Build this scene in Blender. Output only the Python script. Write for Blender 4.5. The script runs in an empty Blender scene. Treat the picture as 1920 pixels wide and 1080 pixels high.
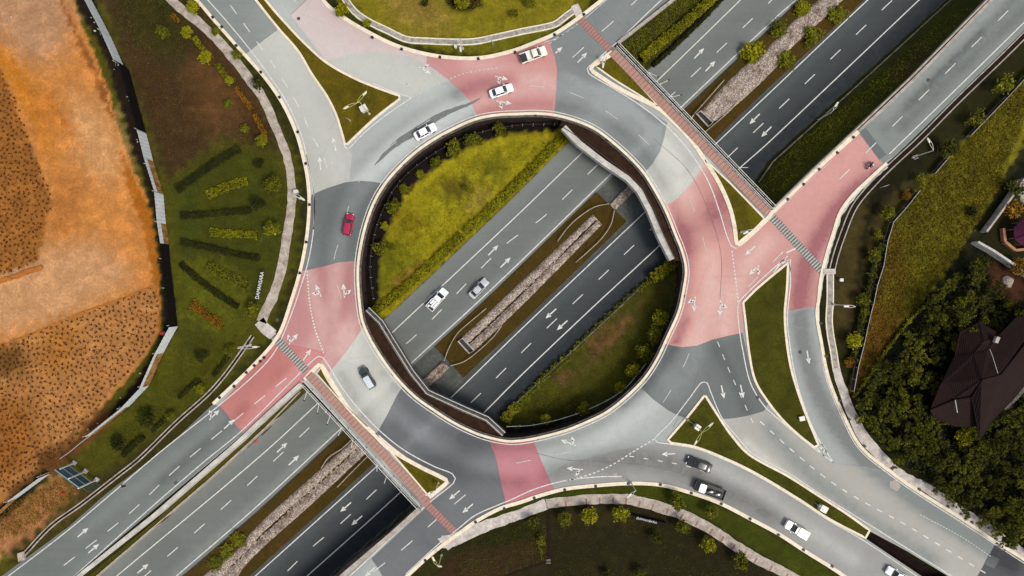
import bpy, bmesh, math, random
import numpy as np
from mathutils import Vector, Matrix
from mathutils.geometry import delaunay_2d_cdt
random.seed(7); rng = np.random.default_rng(7)
R = math.radians
scene = bpy.context.scene
col = scene.collection
# ------------------------------------------------------------------ camera, sky, sun, exposure
H = 128.0                      # camera height in metres, looking straight down
cam_d = bpy.data.cameras.new('camera'); cam_d.lens = 24.0; cam_d.sensor_width = 36.0; cam_d.clip_end = 3000; cam_d.clip_start = 1
cam = bpy.data.objects.new('camera', cam_d); cam.location = (0, 0, H); col.objects.link(cam); scene.camera = cam
world = bpy.data.worlds.new('World'); scene.world = world; world.use_nodes = True
SUN_EL, SUN_AZ = R(54), R(-38)          # azimuth in the xy plane: light comes from lower right of the picture
wn = world.node_tree.nodes; wn.clear()
sky = wn.new('ShaderNodeTexSky'); sky.sky_type = 'NISHITA'; sky.sun_disc = False
sky.sun_elevation = SUN_EL; sky.sun_rotation = math.pi/2 - SUN_AZ
sky.air_density = 1.0; sky.dust_density = 3.0
bg = wn.new('ShaderNodeBackground'); bg.inputs[1].default_value = 0.10
wo = wn.new('ShaderNodeOutputWorld')
hs_ = wn.new('ShaderNodeHueSaturation'); hs_.inputs['Saturation'].default_value = .5   # hazy overcast
world.node_tree.links.new(sky.outputs[0], hs_.inputs['Color']); world.node_tree.links.new(hs_.outputs[0], bg.inputs[0]); world.node_tree.links.new(bg.outputs[0], wo.inputs[0])
sun_d = bpy.data.lights.new('sun', 'SUN'); sun_d.energy = 1.5; sun_d.angle = R(16); sun_d.color = (1, .93, .82)
sun = bpy.data.objects.new('sun', sun_d); col.objects.link(sun)
sv = Vector((math.cos(SUN_EL)*math.cos(SUN_AZ), math.cos(SUN_EL)*math.sin(SUN_AZ), math.sin(SUN_EL)))
sun.rotation_euler = sv.to_track_quat('Z', 'Y').to_euler(); sun.location = sv*200
scene.view_settings.view_transform = 'Standard'; scene.view_settings.look = 'None'
scene.view_settings.exposure = 0.76; scene.view_settings.gamma = 1

# ------------------------------------------------------------------ helpers
ZF = -6.5                      # level of the sunken highway
def P(px, py, z=0.0):
    k = .1*(H-z)/H
    return ((px-960)*k, -(py-540)*k, z)
def Pn(a, z=0.0):
    a = np.asarray(a, float); k = .1*(H-z)/H
    return np.stack([(a[:,0]-960)*k, -(a[:,1]-540)*k], 1)
def lin(v): v /= 255.; return v/12.92 if v <= .04045 else ((v+.055)/1.055)**2.4
K = 1.25
def C(r, g, b, k=K): return (lin(r)/k, lin(g)/k, lin(b)/k)
def link(o, parent=None):
    col.objects.link(o)
    if parent is not None: o.parent = parent
    return o
def tag(o, label=None, cat=None, group=None, kind=None):
    if label: o['label'] = label
    if cat: o['category'] = cat
    if group: o['group'] = group
    if kind: o['kind'] = kind
    return o
def empty(name, loc=(0,0,0), rz=0, label=None, cat=None, group=None):
    o = bpy.data.objects.new(name, None); o.location = loc; o.rotation_euler = (0,0,rz); o.empty_display_size = .3
    col.objects.link(o); return tag(o, label, cat, group)
def mesh_np(name, V, F, mat, parent=None, kind=None, smooth=False):
    me = bpy.data.meshes.new(name)
    V = np.asarray(V, np.float32)
    if isinstance(F, np.ndarray):
        n, k = F.shape
        me.vertices.add(len(V)); me.vertices.foreach_set('co', V.ravel())
        me.loops.add(n*k); me.loops.foreach_set('vertex_index', F.astype(np.int32).ravel())
        me.polygons.add(n); me.polygons.foreach_set('loop_start', np.arange(0, n*k, k, dtype=np.int32))
        me.polygons.foreach_set('loop_total', np.full(n, k, np.int32)); me.update(calc_edges=True); me.validate()
    else:
        me.from_pydata([tuple(map(float, v)) for v in V], [], F); me.update()
    me.materials.append(mat)
    if smooth: me.polygons.foreach_set('use_smooth', [True]*len(me.polygons))
    o = bpy.data.objects.new(name, me); link(o, parent)
    if kind: o['kind'] = kind
    return o
class MB:
    def __init__(s): s.v = []; s.f = []
    def add(s, vs, fs):
        n = len(s.v); s.v += [tuple(v) for v in vs]; s.f += [tuple(i+n for i in f) for f in fs]
    def box(s, c, d, rz=0, M=None):
        x, y, z = d[0]/2, d[1]/2, d[2]/2
        m = Matrix.Translation(c) @ Matrix.Rotation(rz, 4, 'Z')
        if M is not None: m = M @ m
        vs = [m @ Vector((a*x, b*y, e*z)) for a in (-1,1) for b in (-1,1) for e in (-1,1)]
        s.add(vs, [(0,1,3,2),(4,6,7,5),(0,4,5,1),(2,3,7,6),(0,2,6,4),(1,5,7,3)])
    def tube(s, pts, r, n=8, r2=None, cap=True):
        pts = [Vector(p) for p in pts]; m = len(pts); vs = []
        for i, p in enumerate(pts):
            t = (pts[min(i+1, m-1)] - pts[max(i-1, 0)]).normalized()
            a = t.cross(Vector((0,0,1)))
            if a.length < 1e-3: a = Vector((1,0,0))
            a.normalize(); b = t.cross(a)
            rr = r if r2 is None else r+(r2-r)*i/(m-1)
            vs += [p + (a*math.cos(2*math.pi*k/n) + b*math.sin(2*math.pi*k/n))*rr for k in range(n)]
        fs = [(i*n+k, i*n+(k+1)%n, (i+1)*n+(k+1)%n, (i+1)*n+k) for i in range(m-1) for k in range(n)]
        if cap: fs += [tuple(range(n)), tuple((m-1)*n+k for k in reversed(range(n)))]
        s.add(vs, fs)
    def prism(s, poly, z0, z1):
        n = len(poly); vs = [(p[0], p[1], z0) for p in poly] + [(p[0], p[1], z1) for p in poly]
        s.add(vs, [tuple(range(n-1,-1,-1)), tuple(range(n, 2*n))] + [(i, (i+1)%n, n+(i+1)%n, n+i) for i in range(n)])
    def loft(s, rings, cap=True):
        n = len(rings[0]); vs = [v for r in rings for v in r]
        fs = [(i*n+k, i*n+(k+1)%n, (i+1)*n+(k+1)%n, (i+1)*n+k) for i in range(len(rings)-1) for k in range(n)]
        if cap: fs += [tuple(range(n-1,-1,-1)), tuple((len(rings)-1)*n+k for k in range(n))]
        s.add(vs, fs)
    def build(s, name, mat, parent=None, kind=None, smooth=False, bevel=0, seg=2):
        o = mesh_np(name, s.v, s.f, mat, parent, kind)
        bm = bmesh.new(); bm.from_mesh(o.data); bmesh.ops.recalc_face_normals(bm, faces=bm.faces)
        bm.to_mesh(o.data); bm.free()
        if smooth:
            for p in o.data.polygons: p.use_smooth = True
            o.data.set_sharp_from_angle(angle=R(40))
        if bevel:
            m = o.modifiers.new('bevel', 'BEVEL'); m.width = bevel; m.segments = seg; m.limit_method = 'ANGLE'
        return o
def smooth(pts, closed=False, step=6.0):
    """Catmull-Rom through pixel points"""
    P_ = [np.array(p[:2], float) for p in pts]; n = len(P_); out = []
    rngi = range(n if closed else n-1)
    for i in rngi:
        if closed: a, b, c, d = P_[(i-1)%n], P_[i], P_[(i+1)%n], P_[(i+2)%n]
        else: a, b, c, d = P_[max(i-1,0)], P_[i], P_[i+1], P_[min(i+2,n-1)]
        L = np.linalg.norm(c-b); k = max(1, int(L/step))
        t1 = (c-a)/ (np.linalg.norm(c-b)+np.linalg.norm(b-a)+1e-9) * L
        t2 = (d-b)/ (np.linalg.norm(d-c)+np.linalg.norm(c-b)+1e-9) * L
        if np.allclose(a, b): t1 = (c-b)
        if np.allclose(c, d): t2 = (c-b)
        for j in range(k):
            u = j/k; h1 = 2*u**3-3*u*u+1; h2 = u**3-2*u*u+u; h3 = -2*u**3+3*u*u; h4 = u**3-u*u
            out.append(h1*b+h2*t1+h3*c+h4*t2)
    if not closed: out.append(P_[-1])
    return np.array(out)
def inpoly(pts, poly):
    pts = np.asarray(pts, float); poly = np.asarray(poly, float); x, y = pts[:,0], pts[:,1]; r = np.zeros(len(pts), bool)
    x1, y1 = poly[-1]
    for x2, y2 in poly:
        if y1 != y2:
            m = ((y1 > y) != (y2 > y)) & (x < (x2-x1)*(y-y1)/(y2-y1)+x1); r ^= m
        x1, y1 = x2, y2
    return r
def cdt(polys, grid=None):
    """polys: world xy loops (first outer, rest holes) -> verts, tris"""
    vs, es = [], []
    for p in polys:
        n0 = len(vs); n = len(p); vs += [Vector((float(a), float(b))) for a, b in p]; es += [(n0+i, n0+(i+1)%n) for i in range(n)]
    if grid:
        o = np.asarray(polys[0]); x0, y0 = o.min(0); x1, y1 = o.max(0)
        x0, x1, y0, y1 = max(x0,-100), min(x1,100), max(y0,-58), min(y1,58)
        gx, gy = np.meshgrid(np.arange(x0, x1, grid), np.arange(y0, y1, grid)); g = np.stack([gx.ravel(), gy.ravel()], 1)
        g += rng.uniform(-.2, .2, g.shape)*grid
        k = inpoly(g, o)
        for h in polys[1:]: k &= ~inpoly(g, h)
        vs += [Vector((float(a), float(b))) for a, b in g[k]]
    r = delaunay_2d_cdt(vs, es, [], 0, 1e-5)
    V = np.array([(v.x, v.y) for v in r[0]]); F = np.array([f for f in r[2] if len(f) == 3])
    c = V[F].mean(1); k = inpoly(c, polys[0])
    for h in polys[1:]: k &= ~inpoly(c, h)
    return V, F[k]
# tyre tracks that polish or darken the asphalt, plus painted wall shade: (pixel polyline, half width m, amount)
TRACKS_SHADE = []
def wear_shade(V):
    w = np.zeros(len(V))
    for pts, hw, am, wz in TRACKS_SHADE:
        q = Pn(smooth(pts, step=25), wz); best = np.full(len(V), 1e9)
        for a, b in zip(q[:-1], q[1:]):
            d = b-a; t = np.clip(((V-a)@d)/(d@d+1e-9), 0, 1); best = np.minimum(best, np.hypot(*(V-a-t[:,None]*d).T))
        w += am*np.exp(-(best/hw)**2)
    return w
def sheet(name, px, z, mat, holes=(), grid=None, kind='structure', parent=None, pz=None, wz=False):
    pz = z if pz is None else pz
    V, F = cdt([Pn(px, pz)] + [Pn(h, pz) for h in holes], grid)
    a, b, c = V[F[:,0]], V[F[:,1]], V[F[:,2]]
    s = (b[:,0]-a[:,0])*(c[:,1]-a[:,1])-(b[:,1]-a[:,1])*(c[:,0]-a[:,0]); F[s < 0] = F[s < 0][:, ::-1]
    o = mesh_np(name, np.c_[V, np.full(len(V), z)], F.astype(int), mat, parent, kind)
    if wz:
        w = wear_shade(V); at = o.data.attributes.new('wear_shade', 'FLOAT', 'POINT'); at.data.foreach_set('value', w.astype(np.float32))
    return o
def slab(name, px, z0, z1, mat, kind=None, parent=None, pz=None):
    pz = z1 if pz is None else pz
    q = Pn(px, pz); V, F = cdt([q]); n = len(V)
    a, b, c = V[F[:,0]], V[F[:,1]], V[F[:,2]]
    s = (b[:,0]-a[:,0])*(c[:,1]-a[:,1])-(b[:,1]-a[:,1])*(c[:,0]-a[:,0]); F[s < 0] = F[s < 0][:, ::-1]
    ar = np.sum(q[:,0]*np.roll(q[:,1], -1)-np.roll(q[:,0], -1)*q[:,1])
    if ar < 0: q = q[::-1]
    m = len(q)
    vv = [(*v, z1) for v in V]+[(*v, z0) for v in V]+[(*v, z0) for v in q]+[(*v, z1) for v in q]
    ff = [tuple(map(int, f)) for f in F]+[tuple(int(i)+n for i in f[::-1]) for f in F]+[(2*n+i, 2*n+(i+1)%m, 2*n+m+(i+1)%m, 2*n+m+i) for i in range(m)]
    return mesh_np(name, vv, ff, mat, parent, kind)
def offs(q, closed):
    if closed: t = np.roll(q, -1, 0)-np.roll(q, 1, 0)
    else: t = np.gradient(q, axis=0)
    t /= np.linalg.norm(t, axis=1)[:,None]+1e-9
    return np.stack([-t[:,1], t[:,0]], 1)
def ribbon_mb(mb, px, w, z0, z1, closed=False, off=0.0, pz=None, sm=True, step=6, jag=0):
    """box-section strip of width w metres along a pixel polyline; off shifts it sideways"""
    pz = z1 if pz is None else pz
    if sm: px = smooth(px, closed, step)
    q = Pn(px, pz); n_ = offs(q, closed); q = q+n_*off
    ww = np.full(len(q), w/2.) if np.isscalar(w) else np.interp(np.linspace(0,1,len(q)), np.linspace(0,1,len(w)), w)/2
    l, r = q+n_*ww[:,None], q-n_*ww[:,None]
    if jag: l = l+n_*rng.uniform(-jag, jag, (len(l),1)); r = r+n_*rng.uniform(-jag, jag, (len(r),1))
    if z0 is None:
        vs = [(*a, z1) for a in l]+[(*a, z1) for a in r]; n = len(q)
        fs = [(i, n+i, n+(i+1)%n, (i+1)%n) for i in range(n if closed else n-1)]
        mb.add(vs, fs); return
    n = len(q); vs = []
    for i in range(n): vs += [(*l[i], z0), (*r[i], z0), (*r[i], z1), (*l[i], z1)]
    fs = []
    for i in range(n if closed else n-1):
        j = (i+1)%n
        for k in range(4): fs.append((i*4+k, i*4+(k+1)%4, j*4+(k+1)%4, j*4+k))
    if not closed: fs += [(0,1,2,3), (n*4-1, n*4-2, n*4-3, n*4-4)]
    mb.add(vs, fs)
def ribbon(name, px, w, z0, z1, mat, parent=None, kind=None, **k):
    mb = MB(); ribbon_mb(mb, px, w, z0, z1, **k); return mb.build(name, mat, parent, kind)

# ------------------------------------------------------------------ materials
class NT:
    def __init__(s, name, rough=.8):
        s.m = bpy.data.materials.new(name); s.m.use_nodes = True; s.n = s.m.node_tree.nodes; s.l = s.m.node_tree.links
        s.b = s.n['Principled BSDF']; s.b.inputs['Roughness'].default_value = rough
        if rough > .6: s.b.inputs['Specular IOR Level'].default_value = .12
        s.g = s.n.new('ShaderNodeNewGeometry').outputs['Position']
    def noise(s, scale, detail=4, rough=.6, vec=None, dist=0):
        t = s.n.new('ShaderNodeTexNoise'); t.inputs['Scale'].default_value = scale; t.inputs['Detail'].default_value = detail
        t.inputs['Roughness'].default_value = rough; t.inputs['Distortion'].default_value = dist; s.l.new(vec or s.g, t.inputs['Vector']); return t.outputs[0]
    def ramp(s, x, a, b, lo=0., hi=1.):
        r = s.n.new('ShaderNodeMapRange'); r.inputs[1].default_value = a; r.inputs[2].default_value = b; r.inputs[3].default_value = lo; r.inputs[4].default_value = hi
        s.l.new(x, r.inputs[0]); return r.outputs[0]
    def mix(s, f, a, b, mode='MIX'):
        m = s.n.new('ShaderNodeMix'); m.data_type = 'RGBA'; m.blend_type = mode
        for i, v in ((0, f), (6, a), (7, b)):
            if isinstance(v, (int, float)): m.inputs[i].default_value = v
            elif isinstance(v, tuple): m.inputs[i].default_value = (*v[:3], 1)
            else: s.l.new(v, m.inputs[i])
        return m.outputs[2]
    def math(s, op, a, b=0.):
        m = s.n.new('ShaderNodeMath'); m.operation = op
        for i, v in enumerate((a, b)):
            if isinstance(v, (int, float)): m.inputs[i].default_value = v
            else: s.l.new(v, m.inputs[i])
        return m.outputs[0]
    def scalevec(s, sc, rz=0):
        m = s.n.new('ShaderNodeMapping'); m.inputs['Scale'].default_value = sc; m.inputs['Rotation'].default_value = (0,0,rz); s.l.new(s.g, m.inputs[0]); return m.outputs[0]
    def attr(s, name, out=2):
        a = s.n.new('ShaderNodeAttribute'); a.attribute_name = name; return a.outputs[out]
    def bump(s, h, strength=.5, dist=.1):
        b = s.n.new('ShaderNodeBump'); b.inputs['Strength'].default_value = strength; b.inputs['Distance'].default_value = dist
        s.l.new(h, b.inputs['Height']); s.l.new(b.outputs[0], s.b.inputs['Normal'])
    def out(s, c):
        if isinstance(c, tuple): s.b.inputs['Base Color'].default_value = (*c[:3], 1)
        else: s.l.new(c, s.b.inputs['Base Color'])
        return s.m
def mul(c, f): return tuple(min(1, x*f) for x in c)
def asphalt(name, c, patch=.14, light=None, dark=None, stain=.0, rz=None):
    t = NT(name, .85)
    light = light or mul(c, 1.45); dark = dark or mul(c, .5)
    n1 = t.ramp(t.noise(.09, 5, .62, dist=.6), .3, .7); n0 = t.ramp(t.noise(.035, 4, .6, dist=1.2), .38, .62); n2 = t.noise(9, 3, .7); n3 = t.ramp(t.noise(.9, 5, .7), .35, .7)
    x = t.mix(t.math('MULTIPLY', n1, patch*4), c, mul(c, 1.16)); x = t.mix(t.math('MULTIPLY', n3, .4), x, mul(c, .82)); x = t.mix(t.math('MULTIPLY', n0, .5), x, mul(c, .78))
    if rz is not None:
        st = t.ramp(t.noise(1, 3, .6, vec=t.scalevec((.03, .9, 1), rz)), .4, .75); x = t.mix(t.math('MULTIPLY', st, .45), x, mul(c, .78))
    w = t.attr('wear_shade'); wn_ = t.math('ADD', w, t.math('MULTIPLY', t.math('SUBTRACT', t.noise(.5, 5, .7, dist=1), .5), t.math('MULTIPLY', t.math('ABSOLUTE', w), 1.6))); x = t.mix(t.ramp(wn_, 0, .8), x, light); x = t.mix(t.ramp(wn_, 0, -.8), x, dark)
    x = t.mix(t.ramp(n2, .3, .75, .12, 0), x, (0,0,0)); x = t.mix(t.ramp(n2, .55, .9, 0, .25), x, mul(c, 1.6))
    sp = t.ramp(t.noise(1.7, 2, .5), .74, .78, 0, .35); x = t.mix(sp, x, mul(c, .55))
    cr = t.n.new('ShaderNodeTexVoronoi'); cr.feature = 'DISTANCE_TO_EDGE'; cr.inputs['Scale'].default_value = .11; t.l.new(t.scalevec((1, .6, 1), .7), cr.inputs[0])
    x = t.mix(t.ramp(cr.outputs[0], .0, .006, .16, 0), x, mul(c, .4))
    t.bump(n2, .25, .02); return t.out(x)
def rough(name, c, c2=None, scale=1.2, grain=7, rg=.9, bump=.4, amt=.8):
    t = NT(name, rg); c2 = c2 or mul(c, .55)
    x = t.mix(t.math('MULTIPLY', t.ramp(t.noise(scale, 6, .7, dist=.4), .35, .68), amt), c, c2)
    g = t.noise(grain, 3, .7); x = t.mix(t.ramp(g, .35, .7, .3, 0), x, (0,0,0)); t.bump(g, bump, .06); return t.out(x)
def grass(name, c, c2, c3=None):
    t = NT(name, .95); a = t.ramp(t.noise(.22, 5, .65, dist=1), .35, .65); b = t.noise(2.6, 5, .75); g = t.noise(11, 3, .8)
    x = t.mix(a, c, c2)
    if c3: x = t.mix(t.ramp(t.noise(.4, 6, .7), .58, .72), x, c3)
    x = t.mix(t.ramp(b, .3, .7, .55, 0), x, mul(c2, .35)); x = t.mix(t.ramp(g, .35, .65, .45, 0), x, (0.004,.004,.001)); t.bump(b, .9, .25); return t.out(x)
def plain(name, c, rg=.5, metal=0., coat=0.):
    t = NT(name, rg); t.b.inputs['Metallic'].default_value = metal; t.b.inputs['Coat Weight'].default_value = coat
    x = t.mix(t.ramp(t.noise(5, 3, .6), .35, .75, 0, .18), c, mul(c, .6)); return t.out(x)
def foliage(name, c, c2):
    t = NT(name, .75); g = t.n.new('ShaderNodeNewGeometry'); r = g.outputs['Random Per Island']
    x = t.mix(t.ramp(r, 0, 1), c, c2); oi = t.n.new('ShaderNodeObjectInfo'); x = t.mix(t.ramp(oi.outputs['Random'], 0, 1, 0, .45), x, mul(c2, .7)); x = t.mix(t.ramp(t.noise(.16, 3, .6), .42, .62, .4, 0), x, mul(c2, .45)); x = t.mix(t.ramp(t.noise(.7, 3, .6), .35, .7, .55, 0), x, mul(c2, .3)); return t.out(x)

M = {}
M['asphalt'] = asphalt('asphalt', C(168,172,168))
M['asphalt_ring'] = asphalt('asphalt_ring', C(172,177,174))
M['light'] = asphalt('asphalt_light', C(188,189,181), light=C(206,206,197))
M['dark'] = asphalt('asphalt_dark', C(112,117,116), dark=C(90,94,94))
M['darkblue'] = asphalt('asphalt_blue', C(114,116,118), dark=C(90,92,94))
M['mid'] = asphalt('asphalt_mid', C(130,135,134))
M['slip'] = asphalt('asphalt_slip', C(116,121,118), rz=-R(44))
M['slip_ne'] = asphalt('asphalt_slip_ne', C(138,144,141), rz=-R(44))
M['beige'] = asphalt('asphalt_beige', C(180,178,170), dark=C(132,138,136))
M['grime'] = asphalt('asphalt_grime', C(160,160,156))
M['patch'] = asphalt('asphalt_patch', C(92,92,96))
M['pink'] = asphalt('pink_paint', C(188,136,134), light=C(210,172,166), dark=C(158,108,114))
M['pink_e'] = asphalt('pink_paint_east', C(208,156,148), light=C(224,188,178), dark=C(160,104,108))
M['pink_s'] = asphalt('pink_paint_south', C(184,122,128), light=C(198,140,146))
M['pink_sw'] = asphalt('pink_paint_slip', C(188,122,116), light=C(206,146,144))
M['pale_pink'] = asphalt('pale_pink_paint', C(204,186,182), light=C(214,206,202))
M['pink_ne'] = asphalt('pink_paint_north', C(200,144,140), light=C(216,176,170), dark=C(160,106,110))
M['hwy_w'] = asphalt('highway_asphalt', C(118,122,119), rz=-R(43), dark=C(84,88,90))
M['hwy_e'] = asphalt('highway_asphalt_shaded', C(74,79,80), rz=-R(43), dark=C(46,50,54))  # SE carriageway: shade of the side wall put into a darker base
M['shoulder'] = asphalt('shoulder', C(165,160,152))
M['white'] = rough('road_paint', C(245,243,236,1.15), C(186,186,180), 2.2, 12, .7, .1, .8)
M['white_worn'] = rough('road_paint_worn', C(228,228,220), C(176,178,174), 3, 14, .7, .1, .9)
M['kerb'] = rough('kerb_stone', C(250,238,214,1.1), C(230,212,186), .9, 10, .8, .3)
M['concrete'] = rough('concrete', C(206,196,184), C(140,130,120), .9, 6, .9, .4)
M['wallcon'] = rough('wall_concrete', C(226,222,212), C(172,166,156), .6, 6, .9, .3)
M['stained'] = rough('stained_concrete', C(134,128,122), C(58,54,52), 1.1, 6, .9, .5, .95)
M['darkcon'] = rough('weathered_wall', C(66,52,44), C(34,28,24), .7, 5, .95, .4)
M['path_pink'] = rough('path_paving', C(214,202,188), C(142,126,114), .7, 5, .9, .5, .9)
M['path_white'] = rough('path_slabs', C(232,222,212), C(166,156,148), .9, 5, .9, .5)
M['path_gray'] = rough('path_mottled', C(200,194,182), C(120,116,108), 1.6, 8, .9, .5, .95)
M['soil'] = rough('planter_soil', C(66,44,30), C(30,22,16), .8, 6, .95, .6)
M['brick'] = None
t = NT('footpath_brick', .85)
bt = t.n.new('ShaderNodeTexNoise'); bt.inputs['Scale'].default_value = 3; t.l.new(t.g, bt.inputs[0])
x = t.mix(t.ramp(t.noise(.35, 4, .6), .3, .7), C(184,150,136), C(172,136,122)); x = t.mix(t.ramp(bt.outputs[0], .4, .7, .35, 0), x, C(150,104,92)); M['brick'] = t.out(x)
M['brick_line'] = rough('brick_band', C(166,126,116), C(146,108,100), 2, 9, .9, .2)
M['stripe_red'] = rough('red_stripe', C(196,148,142), C(172,120,116), 2, 9, .9, .2)
M['cross_w'] = rough('crossing_pale', C(204,204,196), C(170,170,162), 2, 9, .9, .1)
M['cross_d'] = rough('crossing_dark', C(126,124,120), C(106,104,100), 2, 9, .9, .1)
M['gravel'] = None
t = NT('gravel', .95)
vo = t.n.new('ShaderNodeTexVoronoi'); vo.inputs['Scale'].default_value = 4.6; t.l.new(t.g, vo.inputs[0])
x = t.mix(t.ramp(vo.outputs['Color'], .2, .9), C(150,134,122), C(222,208,194)); x = t.mix(t.ramp(vo.outputs[0], .3, .65, 0, .6), x, C(80,62,50)); x = t.mix(t.ramp(t.noise(.6, 5, .75), .48, .66, 0, .75), x, C(80,58,42)); t.bump(vo.outputs[0], -1, .3); M['gravel'] = t.out(x)
M['drain_mud'] = rough('drain_mud', C(44,32,22), C(20,16,12), 1.5, 6)
M['black'] = plain('black_steel', C(30,30,32), .6)
M['rubber'] = plain('tyre_rubber', C(26,26,26), .9)
M['steel'] = plain('galvanised_steel', C(206,206,200), .45, .3)
M['rail'] = plain('painted_rail', C(222,220,212), .5)
M['green_pole'] = plain('pale_green_pole', C(206,200,120), .5)
M['lamp_w'] = plain('lamp_housing', C(240,238,228), .4)
M['trunk'] = rough('bark', C(92,70,48), C(50,38,26), 4, 10)
M['g_void'] = grass('lawn_bright', C(172,150,22), C(128,116,18))
M['g_isl1'] = grass('lawn_olive', C(132,112,22), C(98,88,16), C(150,120,34))
M['g_isl'] = grass('lawn_dark', C(96,94,20), C(72,72,16), C(110,98,26))
M['g_tri'] = grass('lawn_yellow', C(128,116,18), C(96,88,16), C(110,84,20))
M['g_med'] = grass('median_grass', C(98,74,28), C(78,66,20), C(128,78,42))
M['g_strip'] = grass('strip_grass', C(104,98,22), C(84,80,18))
M['f_bright'] = foliage('leaves_bright', C(196,188,24), C(126,124,16))
M['f_mid'] = foliage('leaves_mid', C(166,162,28), C(82,86,16))
M['f_dark'] = foliage('leaves_dark', C(128,130,34), C(30,36,10))
M['f_deep'] = foliage('leaves_deep', C(78,80,20), C(44,48,12))
M['f_dry'] = foliage('leaves_dry', C(186,146,46), C(116,88,28))
M['f_orange'] = foliage('leaves_orange', C(206,112,28), C(132,110,18))
M['f_yellow'] = foliage('leaves_yellow', C(196,146,40), C(130,92,20))
M['tuft'] = foliage('dry_tufts', C(132,76,32), C(80,46,20))
M['undergrowth'] = foliage('undergrowth_leaves', C(184,164,36), C(92,84,20))
M['hoard_w'] = rough('hoarding_white', C(232,238,238), C(190,200,202), .5, 4, .5, .1, .6)
M['hoard_k'] = rough('hoarding_black', C(24,22,22), C(12,12,12), .8, 5, .7, .1)
M['hoard_r'] = rough('hoarding_rust', C(196,150,92), C(90,52,20), .9, 4, .9, .2, 1.)
M['teal'] = rough('billboard_back', C(72,118,132), C(52,82,102), .4, 4, .6, .1)
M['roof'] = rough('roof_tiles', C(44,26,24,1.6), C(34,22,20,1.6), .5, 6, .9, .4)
M['purple'] = rough('gazebo_roof', C(92,38,66), C(60,26,50), .8, 6, .8, .3)
M['wood'] = rough('bench_wood', C(200,150,112), C(160,110,80), 3, 9)
M['tarp'] = plain('red_plastic', C(214,72,50), .5)

# ------------------------------------------------------------------ key pixel outlines
RING = [(970,214),(1005,213),(1040,216),(1078,226),(1115,242),(1150,268),(1182,297),(1208,326),(1235,370),(1252,404),(1265,437),(1279,472),(1286,506),(1281,545),(1272,585),(1251,632),(1233,671),(1210,707),(1176,742),(1138,772),(1100,791),(1060,807),(1015,819),(985,825),(952,827),(925,822),(897,814),(852,793),(808,765),(780,745),(756,722),(733,695),(711,664),(694,635),(680,603),(674,566),(671,525),(672,490),(679,448),(690,408),(706,370),(730,334),(769,294),(803,268),(843,245),(890,224),(930,216)]
ringS = smooth(RING, True, 8)
OUT = [(150,-220),(369,0),(400,36),(444,86),(497,146),(530,194),(556,250),(570,300),(577,335),(580,381),(576,440),(565,500),(547,562),(522,629),(480,680),(400,757),(314,838),(200,925),(128,988),(10,1075),(-390,1365),(-220,1395),
 (130,1088),(285,958),(444,824),(568,714),(783,952),(641,1080),(330,1365),(460,1380),(761,1082),(808,1039),(863,998),(891,978),(938,953),(980,940),(1002,932),(1057,917),(1118,910),(1182,906),(1238,909),(1293,923),(1349,943),(1404,971),(1460,1001),(1506,1031),(1559,1064),(1590,1085),(1900,1290),
 (2260,1290),(1920,1049),(1870,1018),(1809,976),(1726,924),(1670,885),(1614,838),(1581,778),(1553,709),(1539,640),(1531,590),(1534,564),(1539,520),(1550,475),(1562,437),(1575,398),(1600,364),(1628,337),(1662,306),(1681,290),(1892,85),(2200,-220),
 (2080,-220),(1859,0),(1712,150),(1609,247),(1531,317),(1448,398),(1440,392),(1150,86),(1254,0),(1530,-220),
 (1410,-220),(1129,0),(1090,30),(1043,62),(1010,77),(960,96),(897,108),(824,106),(752,89),(697,64),(635,27),(606,0),(470,-220)]
PIT = [(1631,996),(1622,1009),(1726,1079),(1760,1100),(1800,1100),(1776,1079),(1700,1033)]
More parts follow.
